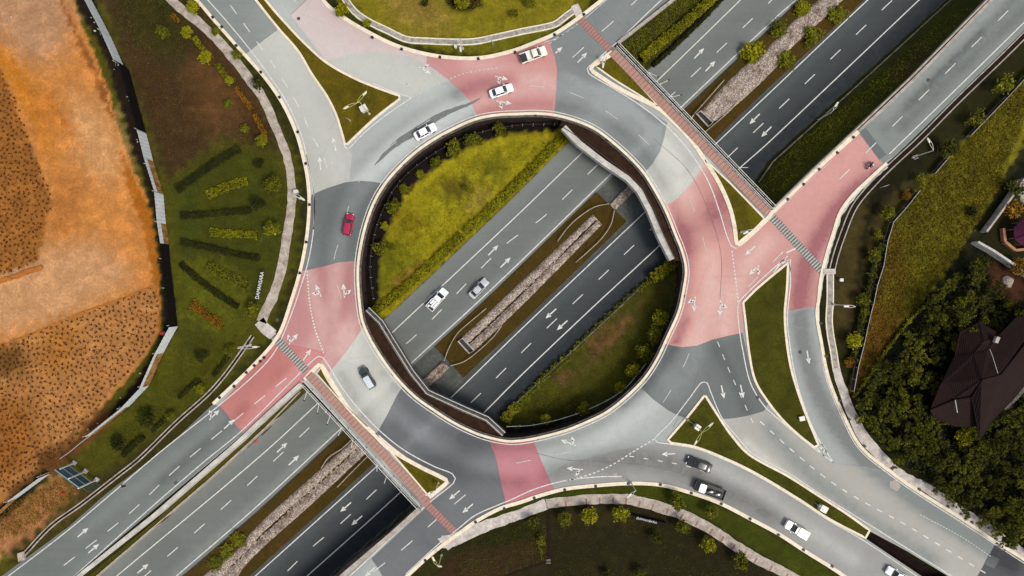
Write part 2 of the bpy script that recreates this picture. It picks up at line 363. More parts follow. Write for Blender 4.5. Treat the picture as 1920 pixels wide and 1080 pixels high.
TRACKS_SHADE += [([(650,640),(628,560),(632,480),(655,400),(700,325),(760,270),(830,225),(920,180),(1010,160),(1080,170),(1150,200),(1210,250),(1270,330),(1310,420),(1335,520),(1320,600),(1280,690),(1220,760),(1140,820),(1050,860),(960,875),(870,860),(790,820),(720,760),(680,700),(650,640)], 2.2, .5, 0),
 ([(610,560),(606,480),(618,410),(650,340),(700,280),(760,230),(840,180),(930,140),(1010,135),(1090,150),(1170,200),(1240,260)], 1.0, -.3, 0),
 ([(640,600),(655,520),(662,440),(700,360),(760,300),(830,255),(920,205),(1010,195),(1090,205),(1160,240),(1220,300),(1270,400),(1292,500),(1280,590),(1240,690),(1170,760),(1090,810),(990,838),(880,825),(790,780),(720,700)], .9, -.35, 0),
 ([(700,560),(705,480),(740,400),(800,330),(860,270)], .8, .1, 0),
 ([(1060,140),(1150,185),(1230,245),(1275,315)], .8, .7, 0),
 ([(1130,165),(1200,220),(1260,300)], .9, .4, 0),
 ([(520,90),(570,180),(610,260),(640,330)], 3, .3, 0),
 ([(1440,455),(1400,500),(1370,560),(1360,620)], 2., .5, 0),
 ([(1700,200),(1790,110),(1900,0)], .7, -.5, 0), ([(1655,245),(1740,160),(1840,60)], .7, -.35, 0),
 ([(980,905),(880,890),(800,850),(740,800)], 1.4, -.5, 0), ([(960,150),(900,165),(860,180)], 1.3, -.6, 0), ([(880,120),(960,135),(1030,140)], 1.6, .5, 0),
 ([(570,470),(590,560),(600,620),(560,690),(480,750)], 1.5, .5, 0), ([(300,905),(420,800),(540,690)], .8, -.4, 0),
 ([(1340,650),(1380,720),(1400,770)], 1.2, -.5, 0), ([(1240,700),(1270,740),(1300,700),(1310,660)], 2., .4, 0),
 ([(1170,760),(1240,690),(1290,600)], .9, -.5, 0),
 ([(520,20),(600,80),(700,130),(800,165)], 4, .35, 0),
 ([(1310,470),(1400,400),(1500,300),(1600,230)], 1.2, -.2, 0),
 ([(1645,330),(1590,370),(1535,450),(1505,520),(1500,600),(1515,680),(1550,770),(1620,860),(1720,940),(1900,1060)], 1.8, -1., 0),
 ([(1030,880),(1130,860),(1250,868),(1350,915),(1450,965)], 2.2, -.7, 0),
 ([(1340,880),(1420,920),(1500,980),(1600,1050)], 1.4, .5, 0),
 ([(1440,800),(1520,890),(1620,970),(1750,1050)], 1.8, -.6, 0),
 ([(1400,830),(1480,900),(1600,980),(1720,1060)], 1.0, .5, 0),
 ([(640,700),(700,800),(790,870),(870,905)], 1.2, -.35, 0),
 ([(480,790),(560,740),(610,690)], 1.5, .2, 0),
 ([(150,1000),(300,880),(420,780)], 1.4, .35, 0),
 ([(1690,240),(1800,130),(1930,10)], 1.3, -.5, 0),
 ([(1660,200),(1760,110),(1880,-10)], 1.3, .3, 0),
 # sunken highway: wall shade painted dark down the SE side, dusty edge by the median
 ([(200,1050),(500,790),(700,600),(940,380),(1090,255),(1380,-20)], 2.6, .45, ZF),
 ([(620,830),(740,720),(900,580),(1100,390),(1180,320)], 1.2, -.25, ZF),
 ([(560,1110),(760,930),(900,800),(1170,555),(1260,460),(1450,280),(1790,-30)], 3.2, -.8, ZF),
 ([(480,1085),(708,880),(850,750),(1033,575),(1220,398),(1425,205),(1630,5)], 1.0, .5, ZF),
 ([(324,1080),(480,945),(640,798),(760,690),(920,545),(1150,325),(1284,200),(1495,0)], .9, .5, ZF)]

# ------------------------------------------------------------------ ground: one height field with the sunken highway cut
e = np.array([.72, .694]); nrm = np.array([-.694, .72])
def SC(px, z):
    q = Pn(px, z); return q@e, q@nrm
fNW = SC([(-300,1490),(100,1146),(178,1080),(500,808),(560,735),(722,598),(960,373),(1060,273),(1221,125),(1346,0),(1700,-350)], ZF)
fSE = SC([(300,1365),(560,1130),(619,1080),(772,947),(938,790),(960,757),(1165,570),(1249,489),(1415,339),(1442,300),(1773,0),(2150,-340)], ZF)
tNW = SC([(-300,1470),(165,1071),(572,711),(640,650),(1100,130),(1156,82),(1256,0),(1600,-280)], 0)
tSE = SC([(340,1365),(641,1080),(783,952),(850,900),(1400,430),(1448,398),(1609,247),(1859,0),(2200,-330)], 0)
ringW = Pn(ringS, 0)
def hz(V, calm=False):
    s = V@e; c = V@nrm
    a = np.interp(s, *fNW); b = np.interp(s, *fSE); A = np.interp(s, *tNW); B = np.interp(s, *tSE)
    up = np.clip((c-a)/np.maximum(A-a, .25), 0, 1); dn = np.clip((b-c)/np.maximum(b-B, .25), 0, 1)
    z = ZF*(1-np.maximum(up, dn)); r = np.hypot(V[:,0]-1.7, V[:,1]-2.2)
    ins = np.zeros(len(V), bool); k = r < 34; ins[k] = inpoly(V[k], ringW)
    d = np.maximum(c-a, b-c); zi = ZF + np.clip(d*.12, 0, 2.2); z = np.where(ins, np.where(d > 0, zi, ZF), z)
    pit = inpoly(V, Pn(PIT, 0)); z = np.where(pit, -3., z)
    if not calm:
        sl = (z < -.05) & (z > ZF+.05); z = z + np.where(sl, .12*np.sin(V[:,0]*1.7+np.sin(V[:,1]))*np.cos(V[:,1]*1.3), 0)
        z -= .02*(z > -.05)
    return z
def ground_mesh(name, x0, x1, y0, y1, st, hole=None):
    xs = np.arange(x0, x1+st/2, st); ys = np.arange(y0, y1+st/2, st); gx, gy = np.meshgrid(xs, ys); V = np.stack([gx.ravel(), gy.ravel()], 1)
    z = hz(V); nx = len(xs); i = np.arange(len(xs)-1); j = np.arange(len(ys)-1); ii, jj = np.meshgrid(i, j); b = (jj*nx+ii).ravel()
    F = np.stack([b, b+1, b+1+nx, b+nx], 1)
    if hole is not None:
        c = V[F].mean(1); k = (c[:,0] > hole[0]) & (c[:,0] < hole[1]) & (c[:,1] > hole[2]) & (c[:,1] < hole[3]); F = F[~k]
    return V, z, F
ZONES = [ # (pixel outline, colour, softness px, mask frequency)
 ([(100,-900),(350,-60),(480,150),(560,300),(560,480),(500,640),(380,760),(150,960),(0,1100),(-900,1800),(-900,-900)], C(98,86,20), 10),
 ([(150,-600),(330,-60),(420,80),(480,160),(525,270),(500,290),(430,262),(330,330),(318,350),(300,300),(262,190),(215,60),(170,-40)], C(76,56,32), 12),
 ([(300,-60),(360,40),(330,120),(240,60),(220,-60)], C(66,58,20), 25),
 ([(350,120),(400,100),(470,200),(440,260),(380,240)], C(108,76,44), 30),
 ([(420,262),(500,285),(545,340),(540,470),(500,560),(330,700),(335,520),(320,350)], C(84,80,20), 22),
 ([(330,480),(430,500),(470,560),(430,640),(340,600)], C(112,104,24), 26),
 ([(330,340),(360,350),(370,470),(340,500)], C(82,84,24), 14),
 ([(300,680),(420,640),(440,700),(330,780),(200,860),(150,860)], C(92,84,16), 18),
 ([(0,1010),(240,855),(420,715),(440,735),(260,880),(30,1060)], C(70,58,20), 10),
 ([(-300,1150),(-300,985),(60,930),(110,890),(150,920),(130,960),(60,1000),(-20,1060)], C(196,136,88), 14),
 ([(60,1030),(120,930),(190,930),(120,985),(40,1040)], C(96,74,28), 16),
 ([(-900,-600),(60,-600),(130,-30),(150,40),(182,110),(206,180),(222,240),(245,300),(275,370),(288,440),(296,500),(301,560),(301,600),(296,630),(270,672),(235,715),(190,765),(165,800),(130,840),(90,870),(60,900),(20,935),(-60,990),(-900,1600)], C(228,152,80), 3),
 ([(-300,-300),(110,-60),(140,40),(110,110),(60,120),(20,90),(0,60),(-300,60)], C(208,158,118), 30),
 ([(-60,70),(20,100),(60,150),(90,240),(110,330),(40,200),(0,130),(-60,130)], C(222,140,48), 16),
 ([(110,170),(200,200),(240,300),(200,360),(140,280)], C(232,172,114), 34),
 ([(60,160),(110,170),(140,260),(120,280)], C(214,132,52), 24),
 ([(90,330),(160,330),(150,430),(100,480)], C(206,134,66), 26),
 ([(222,270),(250,330),(283,400),(297,500),(300,620),(290,600),(288,520),(270,430),(240,350)], C(200,120,34), 5),
 ([(110,-40),(126,15),(160,85),(196,160),(216,220),(205,220),(180,150),(150,90),(120,20)], C(170,102,48), 6),
 ([(-60,450),(60,470),(190,450),(260,520),(120,600),(-60,640)], C(228,172,122), 30),
 ([(-60,120),(0,130),(30,200),(70,300),(97,380),(84,430),(72,490),(-60,540)], C(176,114,52), 4),
 ([(-300,745),(0,648),(70,622),(150,588),(230,560),(285,536),(297,560),(296,600),(290,640),(260,680),(215,735),(170,790),(140,832),(95,866),(50,905),(-20,955),(-300,1180)], C(204,142,82), 5),
 ([(-60,760),(60,740),(80,840),(30,900),(-60,940)], C(176,112,48), 30),
 ([(80,620),(150,600),(140,690),(70,700)], C(196,130,58), 30),
 ([(-60,660),(40,640),(60,700),(-60,720)], C(140,96,46), 16),
 ([(126,-40),(150,20),(190,90),(212,150),(232,215),(250,285),(275,350),(291,420),(300,500),(305,570),(306,618),(290,660),(262,705),(225,752),(185,792),(160,815),(110,858),(90,880),(30,930),(-60,990),(-20,1000),(40,945),(95,890),(175,815),(240,765),(280,722),(305,665),(333,612),(329,570),(318,487),(310,420),(305,364),(288,300),(274,250),(240,131),(205,68),(165,-40)], C(40,30,20), 4),  # cast shadow of the hoarding painted onto the ground
 ([(60,850),(120,830),(200,760),(215,790),(130,860),(90,900)], C(120,78,38), 10),
 ([(600,-60),(640,10),(720,65),(830,98),(930,105),(1030,65),(1100,15),(1160,-60)], C(128,114,22), 6),
 ([(620,-200),(655,-5),(700,40),(765,68),(890,72),(980,52),(1040,38),(1075,15),(1130,-200)], C(166,140,36), 4),
 ([(720,-40),(820,0),(860,50),(800,60),(730,40)], C(182,140,66), 24),
 ([(830,-30),(905,-30),(905,10),(880,22),(855,22),(838,10)], C(48,24,18), 3),
 ([(620,20),(650,20),(700,60),(740,80),(730,92),(660,60)], C(74,74,16), 6),
 # inside the ring
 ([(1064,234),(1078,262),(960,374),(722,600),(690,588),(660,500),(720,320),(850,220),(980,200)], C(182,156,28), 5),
 ([(700,470),(740,440),(790,480),(760,540),(705,570)], C(136,122,20), 14),
 ([(740,380),(800,400),(790,450),(735,440)], C(160,132,22), 14),
 ([(820,340),(880,330),(890,360),(840,380)], C(128,106,28), 10),
 ([(900,300),(960,290),(950,330),(900,340)], C(136,120,26), 12),
 ([(865,395),(900,355),(930,350),(905,395)], C(178,142,60), 10),
 ([(735,530),(790,490),(800,505),(745,555)], C(172,128,50), 10),
 ([(690,590),(710,582),(712,490),(730,425),(758,366),(812,318),(878,277),(960,251),(1050,246),(1050,215),(940,210),(820,250),(740,310),(690,390),(665,480),(665,560)], C(30,22,20), 5),  # ditch soil, widened to paint the dark shadow below the ring wall
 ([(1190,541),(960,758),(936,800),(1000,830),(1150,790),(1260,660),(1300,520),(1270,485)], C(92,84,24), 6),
 ([(1270,500),(1280,530),(1240,560),(1160,640),(1080,720),(1060,710),(1170,590)], C(104,84,38), 16),
 ([(1100,640),(1170,590),(1190,600),(1110,680)], C(132,92,60), 12),
 ([(1040,700),(1075,690),(1065,720),(1045,725)], C(120,86,58), 8),
 ([(990,770),(1050,740),(1120,740),(1060,790)], C(68,62,14), 14),
 ([(1300,500),(1265,560),(1258,620),(1215,692),(1165,745),(1095,778),(1000,797),(940,806),(940,840),(1060,830),(1160,790),(1240,700),(1290,600)], C(36,26,26), 5),  # ditch along the SE rim, its shade put into the colour
 # slopes north east
 ([(1150,85),(1256,0),(1500,-220),(1600,-220),(1340,5),(1225,130),(1235,180)], C(66,58,22), 6),
 ([(1440,395),(1370,345),(1442,300),(1775,0),(2000,-220),(2100,-220),(1862,0),(1609,250)], C(74,72,22), 6),
 ([(1460,340),(1600,180),(1640,190),(1540,300),(1450,380)], C(88,84,24), 12),
 ([(1660,140),(1760,70),(1740,110),(1680,160)], C(88,64,44), 12),
 # right hand side
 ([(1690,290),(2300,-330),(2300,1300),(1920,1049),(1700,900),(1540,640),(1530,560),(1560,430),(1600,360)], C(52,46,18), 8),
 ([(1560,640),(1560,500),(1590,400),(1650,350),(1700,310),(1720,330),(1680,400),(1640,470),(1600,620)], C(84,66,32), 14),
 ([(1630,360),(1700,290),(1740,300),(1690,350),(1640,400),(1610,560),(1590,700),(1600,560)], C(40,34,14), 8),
 ([(1960,100),(1820,255),(1715,362),(1668,418),(1650,500),(1630,580),(1700,620),(1790,480),(1870,350),(1960,200)], C(150,130,30), 6),
 ([(1680,430),(1760,370),(1770,440),(1700,560),(1665,600),(1650,520)], C(128,104,22), 18),
 ([(1720,440),(1790,420),(1740,520),(1700,560)], C(124,118,24), 14),
 ([(1668,418),(1685,440),(1662,520),(1640,600),(1612,690),(1598,735),(1592,732),(1626,580),(1648,490)], C(150,112,26), 5),
 ([(1640,560),(1685,555),(1690,600),(1640,690),(1604,735),(1605,690)], C(146,92,34), 6),
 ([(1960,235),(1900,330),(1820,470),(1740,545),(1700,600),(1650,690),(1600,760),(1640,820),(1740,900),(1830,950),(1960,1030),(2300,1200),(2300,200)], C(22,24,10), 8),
 ([(1838,455),(1905,350),(1960,330),(1960,540),(1860,480)], C(46,40,12), 4),
 ([(1850,490),(1900,510),(1930,540),(1900,580),(1860,540)], C(82,50,34), 10),
 ([(1905,340),(1960,330),(1960,395),(1915,378)], C(186,180,166), 2),
 # south
 ([(650,1400),(800,1090),(870,1010),(1000,960),(1100,940),(1200,945),(1300,975),(1450,1070),(1620,1200),(1650,1600),(500,1600)], C(50,40,18), 5),
 ([(800,1100),(850,1040),(900,1010),(1025,975),(1028,1055),(960,1075),(900,1110)], C(66,48,28), 8),
 ([(870,1010),(940,985),(1020,965),(1025,1000),(900,1030)], C(50,44,14), 8),
 ([(1030,960),(1120,950),(1200,960),(1200,985),(1040,990)], C(62,48,22), 10),
 ([(860,1000),(980,942),(1100,915),(1182,908),(1240,912),(1293,926),(1404,974),(1520,1044),(1700,1160),(1620,1160),(1440,1045),(1330,975),(1240,940),(1170,928),(1060,935),(960,962),(875,1002)], C(76,76,12), 4),
 ([(1622,1009),(1631,994),(1800,1100),(1760,1110)], C(40,24,26), 2),
 # carriageway bed
 ([(-400,1600),(178,1080),(500,808),(560,735),(722,598),(960,373),(1060,273),(1221,125),(1346,0),(1700,-350),(2150,-340),(1773,0),(1442,300),(1415,339),(1249,489),(1165,570),(960,757),(938,790),(772,947),(619,1080),(300,1365)], C(104,108,106), 1),
]
def zone_colours(V, z):
    k = H/(H-z)*10; px = np.stack([V[:,0]*k+960, -V[:,1]*k+540], 1)
    out = np.tile(np.array(C(60,54,18)), (len(V), 1))
    wob = np.stack([np.sin(px[:,0]*.21+np.sin(px[:,1]*.13)*2)+np.sin(px[:,1]*.31+1), np.cos(px[:,1]*.19+np.sin(px[:,0]*.17)*2)+np.sin(px[:,0]*.29)], 1)
    js = rng.normal(0, 1, (len(V), 2)); 
    for poly, c, soft in ZONES:
        pa = np.array(poly, float); m = soft*2.5+6
        sel = np.where((px[:,0] > pa[:,0].min()-m) & (px[:,0] < pa[:,0].max()+m) & (px[:,1] > pa[:,1].min()-m) & (px[:,1] < pa[:,1].max()+m))[0]
        if not len(sel): continue
        n = 9 if soft > 6 else 4; w = np.zeros(len(sel))
        for i in range(n):
            a = 2.4*i; r = soft*math.sqrt((i+.5)/n)
            w += inpoly(px[sel]+wob[sel]*min(soft, 12)*.4+np.array([math.cos(a), math.sin(a)])*r, pa)
        w = (w/n)[:,None]; out[sel] = out[sel]*(1-w)+np.array(c)*w
    ol = (out[:,1] > .5*out[:,0]) & (out[:,2] < .35*out[:,1]); out[ol,0] *= .85; out[ol,1] *= 1.03
    return out
t = NT('ground_mat', .95)
gc = t.attr('zone', 0)
b1 = t.noise(.35, 6, .68, dist=.6); b2 = t.noise(2.2, 5, .75); b3 = t.noise(9, 3, .8)
x = t.mix(t.ramp(b1, .35, .65, .55, 0), gc, (.5,.46,.4), 'MULTIPLY'); x = t.mix(t.ramp(b1, .5, .75, 0, .5), x, (1.5,1.4,1.2), 'MULTIPLY')
x = t.mix(t.ramp(b2, .35, .65, .5, 0), x, (.42,.45,.4), 'MULTIPLY'); x = t.mix(t.ramp(b2, .55, .75, 0, .5), x, (1.5,1.35,1.3), 'MULTIPLY')
x = t.mix(t.ramp(b3, .3, .7, .4, 0), x, (.35,.35,.3), 'MULTIPLY'); t.bump(b2, .6, .2); M['ground'] = t.out(x)
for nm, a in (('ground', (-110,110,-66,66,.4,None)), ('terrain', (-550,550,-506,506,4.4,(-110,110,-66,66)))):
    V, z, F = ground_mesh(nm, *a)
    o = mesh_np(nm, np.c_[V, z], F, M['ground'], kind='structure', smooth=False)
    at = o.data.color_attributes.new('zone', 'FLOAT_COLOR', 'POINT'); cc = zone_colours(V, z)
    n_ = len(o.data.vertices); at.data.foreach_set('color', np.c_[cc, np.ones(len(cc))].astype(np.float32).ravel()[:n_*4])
exec_order = 1

# ------------------------------------------------------------------ roads
ZR = .03
sheet('road', OUT, ZR, M['asphalt'], holes=[ringS, PIT], grid=.9, wz=True)
ringc = lambda a, b: [tuple(p) for p in ringS if True][a:b]
def ring_between(p, q):
    """ring inner edge points going clockwise in the picture from near p to near q, pushed out 3 px"""
    d1 = np.argmin(np.hypot(*(ringS-np.array(p)).T)); d2 = np.argmin(np.hypot(*(ringS-np.array(q)).T)); n = len(ringS)
    idx = [(d1+i) % n for i in range((d2-d1) % n+1)]; c = np.array([977, 520.])
    return [tuple(c+(ringS[i]-c)*1.004) for i in idx]
def patch(name, pts, k, mat, grid=.9): return sheet(name, pts, ZR+.004*k, M[mat], grid=grid, wz=True, pz=0)
arcNW = [(585,365),(613,353),(647,342),(674,339),(702,341),(724,346)]
arcW2 = [(565,508),(605,500),(635,492),(674,489)]
arcW3 = [(681,614),(658,648),(636,676),(619,696),(611,704)]
patch('road_ring_surface', ring_between((722,346),(897,222))+[(883,192),(863,169),(841,150),(815,135),(772,178),(700,222),(648,276)]+arcNW[1:-1], 1, 'asphalt_ring')
patch('road_west_far', [(150,-220),(369,0),(400,36),(444,86),(458,103),(524,53),(480,0),(300,-220)], 1, 'slip_ne')
patch('road_west_surface', [(458,103),(522,54),(560,97),(613,180),(645,265),(660,290),(655,340)]+arcNW[:2][::-1]+[(580,360),(570,300),(556,250),(530,194),(497,146)], 2, 'light')
patch('road_dark_patch_west', arcNW+ring_between((724,346),(674,489))[0:0]+[(706,372),(690,408),(680,448),(673,489)]+arcW2[::-1]+[(576,440),(580,381)], 3, 'dark')
patch('road_pink_west', arcW2+[(672,525),(675,566),(681,603)]+arcW3+[(598,690),(572,714),(455,812),(411,761),(480,682),(522,631),(547,564),(563,508)], 2, 'pink')
patch('road_pink_slip', [(611,660),(598,690),(572,714),(456,811),(411,761),(480,684),(522,640)], 3, 'pink_sw')
patch('road_slip', [(411,761),(456,812),(285,958),(130,1088),(-220,1395),(-390,1365),(10,1075),(128,988),(200,925),(314,838),(400,757)], 1, 'slip')
patch('road_light_patch', arcW3[::-1]+[(711,664),(733,695),(754,724),(744,742),(727,776),(713,801),(703,818),(640,760),(600,690)], 3, 'light')
patch('road_dark_patch_south', [(703,818),(713,801),(727,776),(744,742),(756,723),(780,745),(808,765),(852,793),(897,814),(917,820),(930,858),(938,899),(950,949),(938,953),(891,978),(863,998),(808,1039),(761,1082),(724,1090),(697,1047),(790,960),(845,905),(790,877)], 2, 'darkblue')
patch('road_south_far', [(697,1047),(726,1092),(430,1400),(330,1365),(641,1080)], 3, 'asphalt_ring')
patch('road_pink_south', [(916,820),(952,828),(985,826),(1000,823),(1010,852),(1027,891),(1041,921),(1002,932),(950,949),(938,899),(930,858)], 3, 'pink_s')
arcE = [(1199,722),(1224,748),(1252,769),(1271,779),(1287,783)]
patch('road_dark_patch_east', [(1246,645),(1279,651),(1307,648),(1335,637),(1363,630),(1392,624),(1404,680),(1420,725),(1440,757),(1432,771),(1404,779),(1377,784),(1352,786),(1325,745),(1287,783),(1271,779),(1252,769),(1224,748),(1203,728),(1233,671)], 3, 'dark')
patch('road_pink_east', [(1246,648),(1279,651),(1307,648),(1335,637),(1363,630),(1392,626),(1393,572),(1475,492),(1474,584),(1531,574),(1534,564),(1539,520),(1550,475),(1562,437),(1575,398),(1600,364),(1628,337),(1655,308),(1609,247),(1531,317),(1448,398),(1385,458),(1376,426),(1368,389),(1349,345),(1322,300),(1310,323),(1293,348),(1271,371),(1247,386),(1265,437),(1279,472),(1286,506),(1281,545),(1272,585)], 2, 'pink_e')
patch('road_light_patch_east', [(1252,228),(1246,255),(1238,283),(1224,306),(1208,325),(1235,370),(1250,384),(1271,371),(1293,348),(1310,323),(1322,300),(1300,265)], 3, 'light')
patch('road_mid_patch', [(1027,72),(1040,106),(1045,133),(1043,167),(1038,216),(1078,226),(1115,242),(1150,268),(1182,297),(1208,326),(1224,306),(1238,283),(1246,255),(1252,230),(1204,203),(1150,86),(1254,0),(1530,-220),(1410,-220),(1129,0),(1090,30),(1043,62)], 1, 'mid')
patch('road_pink_north', [(1027,71),(1040,106),(1045,133),(1043,167),(1038,216),(970,214),(930,216),(897,222),(883,192),(863,169),(841,150),(800,124),(700,92),(752,89),(824,106),(897,108),(960,96)], 2, 'pink_ne')
patch('road_pale_pink', [(545,28),(577,-2),(606,0),(635,27),(697,64),(752,89),(800,102),(800,125),(700,98),(650,104),(613,117)], 3, 'pale_pink')
patch('road_north_wedge', [(613,117),(650,102),(700,97),(770,106),(812,128),(841,150),(815,160),(772,182),(702,161),(660,144)], 4, 'light')
patch('road_north_far', [(545,28),(577,-2),(470,-220),(330,-220),(500,0)], 4, 'asphalt')
patch('road_east_lane', [(1474,584),(1531,574),(1539,640),(1553,709),(1581,778),(1614,838),(1670,885),(1560,867),(1530,836),(1503,762),(1481,696)], 1, 'asphalt_ring')
patch('road_southeast_out', [(1352,786),(1377,784),(1404,779),(1432,771),(1467,787),(1520,837),(1560,867),(1670,885),(1809,976),(1870,1018),(1835,1078),(1815,1110),(1776,1079),(1700,1033),(1631,996),(1587,963),(1476,891),(1404,852)], 2, 'beige')
patch('road_southeast_in', [(1255,828),(1304,838),(1363,861),(1418,888),(1498,936),(1553,972),(1622,1009),(1730,1082),(1900,1200),(1860,1260),(1590,1085),(1559,1064),(1506,1031),(1460,1001),(1404,971),(1349,943),(1293,923),(1238,909),(1182,906),(1118,910),(1057,917),(1041,921),(1027,891),(1060,870),(1150,845)], 2, 'grime')
patch('road_southeast_far', [(1867,1017),(1920,1049),(2260,1290),(1990,1290),(1815,1110),(1834,1077)], 3, 'patch')
patch('road_northeast_slip', [(1609,247),(1655,306),(1681,290),(1892,85),(2200,-220),(2080,-220),(1859,0),(1712,150)], 1, 'slip_ne')
patch('road_repair_patch', [(1612,248),(1622,239),(1662,290),(1648,300)], 4, 'dark', None)
patch('road_repair_patch', [(1856,1040),(1874,1048),(1864,1066),(1846,1058)], 5, 'dark', None)
M['pale_patch'] = rough('pale_patch', C(196,184,172), C(172,164,154), 2, 9, .85, .05)
for q in ([(1668,903),(1680,899),(1689,911),(1682,921),(1668,914)], [(1150,887),(1157,886),(1158,896),(1151,897)]): sheet('road_repair_patch', q, ZR+.026, M['pale_patch'], pz=0)
M['manhole'] = rough('manhole_iron', C(104,100,96), C(70,68,66), 5, 14)
for i, (a_, b_) in enumerate(((560,35),(790,252),(1180,905),(1420,745),(520,600),(1500,660),(330,905),(1740,150))):
    m = MB(); w_ = P(a_, b_); m.prism([(w_[0]+.33*math.cos(k_*math.pi/8), w_[1]+.33*math.sin(k_*math.pi/8)) for k_ in range(16)], ZR+.02, ZR+.042); o = m.build('manhole_cover', M['manhole']); tag(o, 'small round iron manhole cover set in the asphalt', 'manhole cover', 'manhole covers in the roads')
# skid mark and tar seams lying on the asphalt
M['skid'] = rough('rubber_mark', C(136,139,137), C(112,115,114), 1.5, 9, .85, .05)
ribbon('road_skid_mark', [(702,310),(740,272),(790,240),(830,215),(880,195),(900,185)], [.2,1.0,1.4,1.3,.8,.2], None, ZR+.024, M['skid'], kind='structure', pz=0, jag=.06)
M['seam'] = rough('tar_seam', C(128,128,126), C(112,112,112), 2, 9)
sm_ = MB()
for q in ([(458,103),(490,78),(524,53)], [(545,28),(577,-2)], [(411,760),(432,785),(456,811)], [(1609,248),(1630,275),(1650,302)], [(1834,1078),(1850,1048),(1867,1017)],
          [(1004,849),(1060,862),(1150,866),(1230,876),(1320,900)], [(697,1047),(712,1070),(722,1088)], [(1225,260),(1290,320),(1330,400),(1352,480),(1350,560)], [(1262,800),(1290,750),(1312,690)]):
    ribbon_mb(sm_, q, .07, None, ZR+.028, pz=0, jag=.02)
sm_.build('road_tar_seams', M['seam'], kind='structure')

# highway carriageways, concrete bed between them
Zh = ZF+.03
NWl = [(-300,1472),(160,1096),(178,1080),(500,806),(560,737),(722,598),(960,373),(1060,273),(1221,125),(1346,0),(1690,-340)]
NWr = [(-150,1505),(336,1084),(485,955),(645,806),(774,686),(928,544),(1156,324),(1282,204),(1497,0),(1830,-320)]
SEl = [(180,1350),(475,1077),(704,869),(840,743),(956,630),(1022,566),(1209,390),(1339,265),(1416,192),(1622,0),(1950,-310)]
SEr = [(300,1365),(619,1080),(772,947),(938,790),(978,741),(1165,570),(1249,489),(1415,339),(1442,300),(1773,0),(2130,-330)]
sheet('road_highway_westside', list(map(tuple, smooth(NWl, step=20)))+list(map(tuple, smooth(NWr, step=20)))[::-1], Zh, M['hwy_w'], grid=1.0, wz=True)
sheet('road_highway_eastside', list(map(tuple, smooth(SEl, step=20)))+list(map(tuple, smooth(SEr, step=20)))[::-1], Zh, M['hwy_e'], grid=1.0, wz=True)
# medians
for nm, pp in (('median', [(815,650),(927,546),(964,510),(1118,360),(1175,415),(1022,564),(955,628),(869,708)]),
               ('median', [(1262,226),(1284,206),(1465,34),(1500,-1),(1830,-318),(1950,-308),(1620,0),(1414,190),(1338,264),(1318,284)]),
               ('median', [(700,755),(646,808),(487,957),(338,1086),(-150,1507),(180,1348),(474,1075),(702,868),(752,818)])):
    slab(nm, pp, ZF-.1, ZF+.14, M['g_med'], kind='structure')
# gravel drains in the medians: humped strips with a muddy channel
def gravel(pl, pr, mud, name='gravel'):
    L = smooth(pl, step=3); Rr = smooth(pr, step=3); n = 200
    L = np.stack([np.interp(np.linspace(0,1,n), np.linspace(0,1,len(L)), L[:,i]) for i in (0,1)], 1); Rr = np.stack([np.interp(np.linspace(0,1,n), np.linspace(0,1,len(Rr)), Rr[:,i]) for i in (0,1)], 1)
    m = 14; V = []; 
    for i in range(n):
        for j in range(m):
            u = j/(m-1); p = L[i]*(1-u)+Rr[i]*u
            z = ZF+.16+.3*min(u, 1-u, .12)/.12 - .35*math.exp(-((u-.5)/.12)**2)*(1 if mud else .2) + random.uniform(-.035, .035)
            if j in (0, m-1): z = ZF+.1
            a = P(p[0]+random.uniform(-.5,.5), p[1]+random.uniform(-.5,.5), z); V.append(a)
    ii, jj = np.meshgrid(np.arange(n-1), np.arange(m-1)); b = (ii*m+jj).ravel(); F = np.stack([b, b+m, b+m+1, b+1], 1)
    o = mesh_np(name, V, F, M['gravel'], kind='stuff')
    return tag(o, 'pale stony rubble filling the drain in the highway median', 'gravel')
g1 = gravel([(866,633),(960,544),(1111,402)], [(890,658),(982,570),(1129,421)], True)
g2 = gravel([(1315,208),(1349,169),(1404,117),(1420,111),(1450,78),(1503,25),(1534,0),(1800,-260)], [(1340,228),(1371,206),(1418,164),(1460,122),(1467,108),(1503,72),(1550,30),(1581,0),(1850,-260)], False)
g3 = gravel([(672,815),(640,845),(560,915),(480,988),(444,1030),(378,1082),(200,1240)], [(700,838),(660,875),(580,950),(490,1030),(456,1066),(440,1090),(250,1260)], True)
g4 = gravel([(1142,383),(1160,364),(1178,347),(1205,322)], [(1154,394),(1172,376),(1192,358),(1219,333)], False)
g5 = gravel([(828,677),(812,692),(798,706),(780,722)], [(842,689),(828,704),(812,718),(794,736)], False)
g1['label'] = 'pale stony drain strip down the median inside the roundabout'; g2['label'] = 'wide pale stone strip in the median north east of the footpath'
g3['label'] = 'stony drain strip in the median south west of the footpath'; g4['label'] = 'short rubble track under the north east bridge edge'; g5['label'] = 'short dark rubble track under the south west bridge edge'
for q in ([(876,646),(900,626),(960,570),(1040,494),(1118,413)], [(660,848),(600,900),(520,975),(470,1020),(420,1068)]):
    ribbon('drain_channel', q, .34, None, ZF+.19, M['drain_mud'], kind='structure', jag=.16)

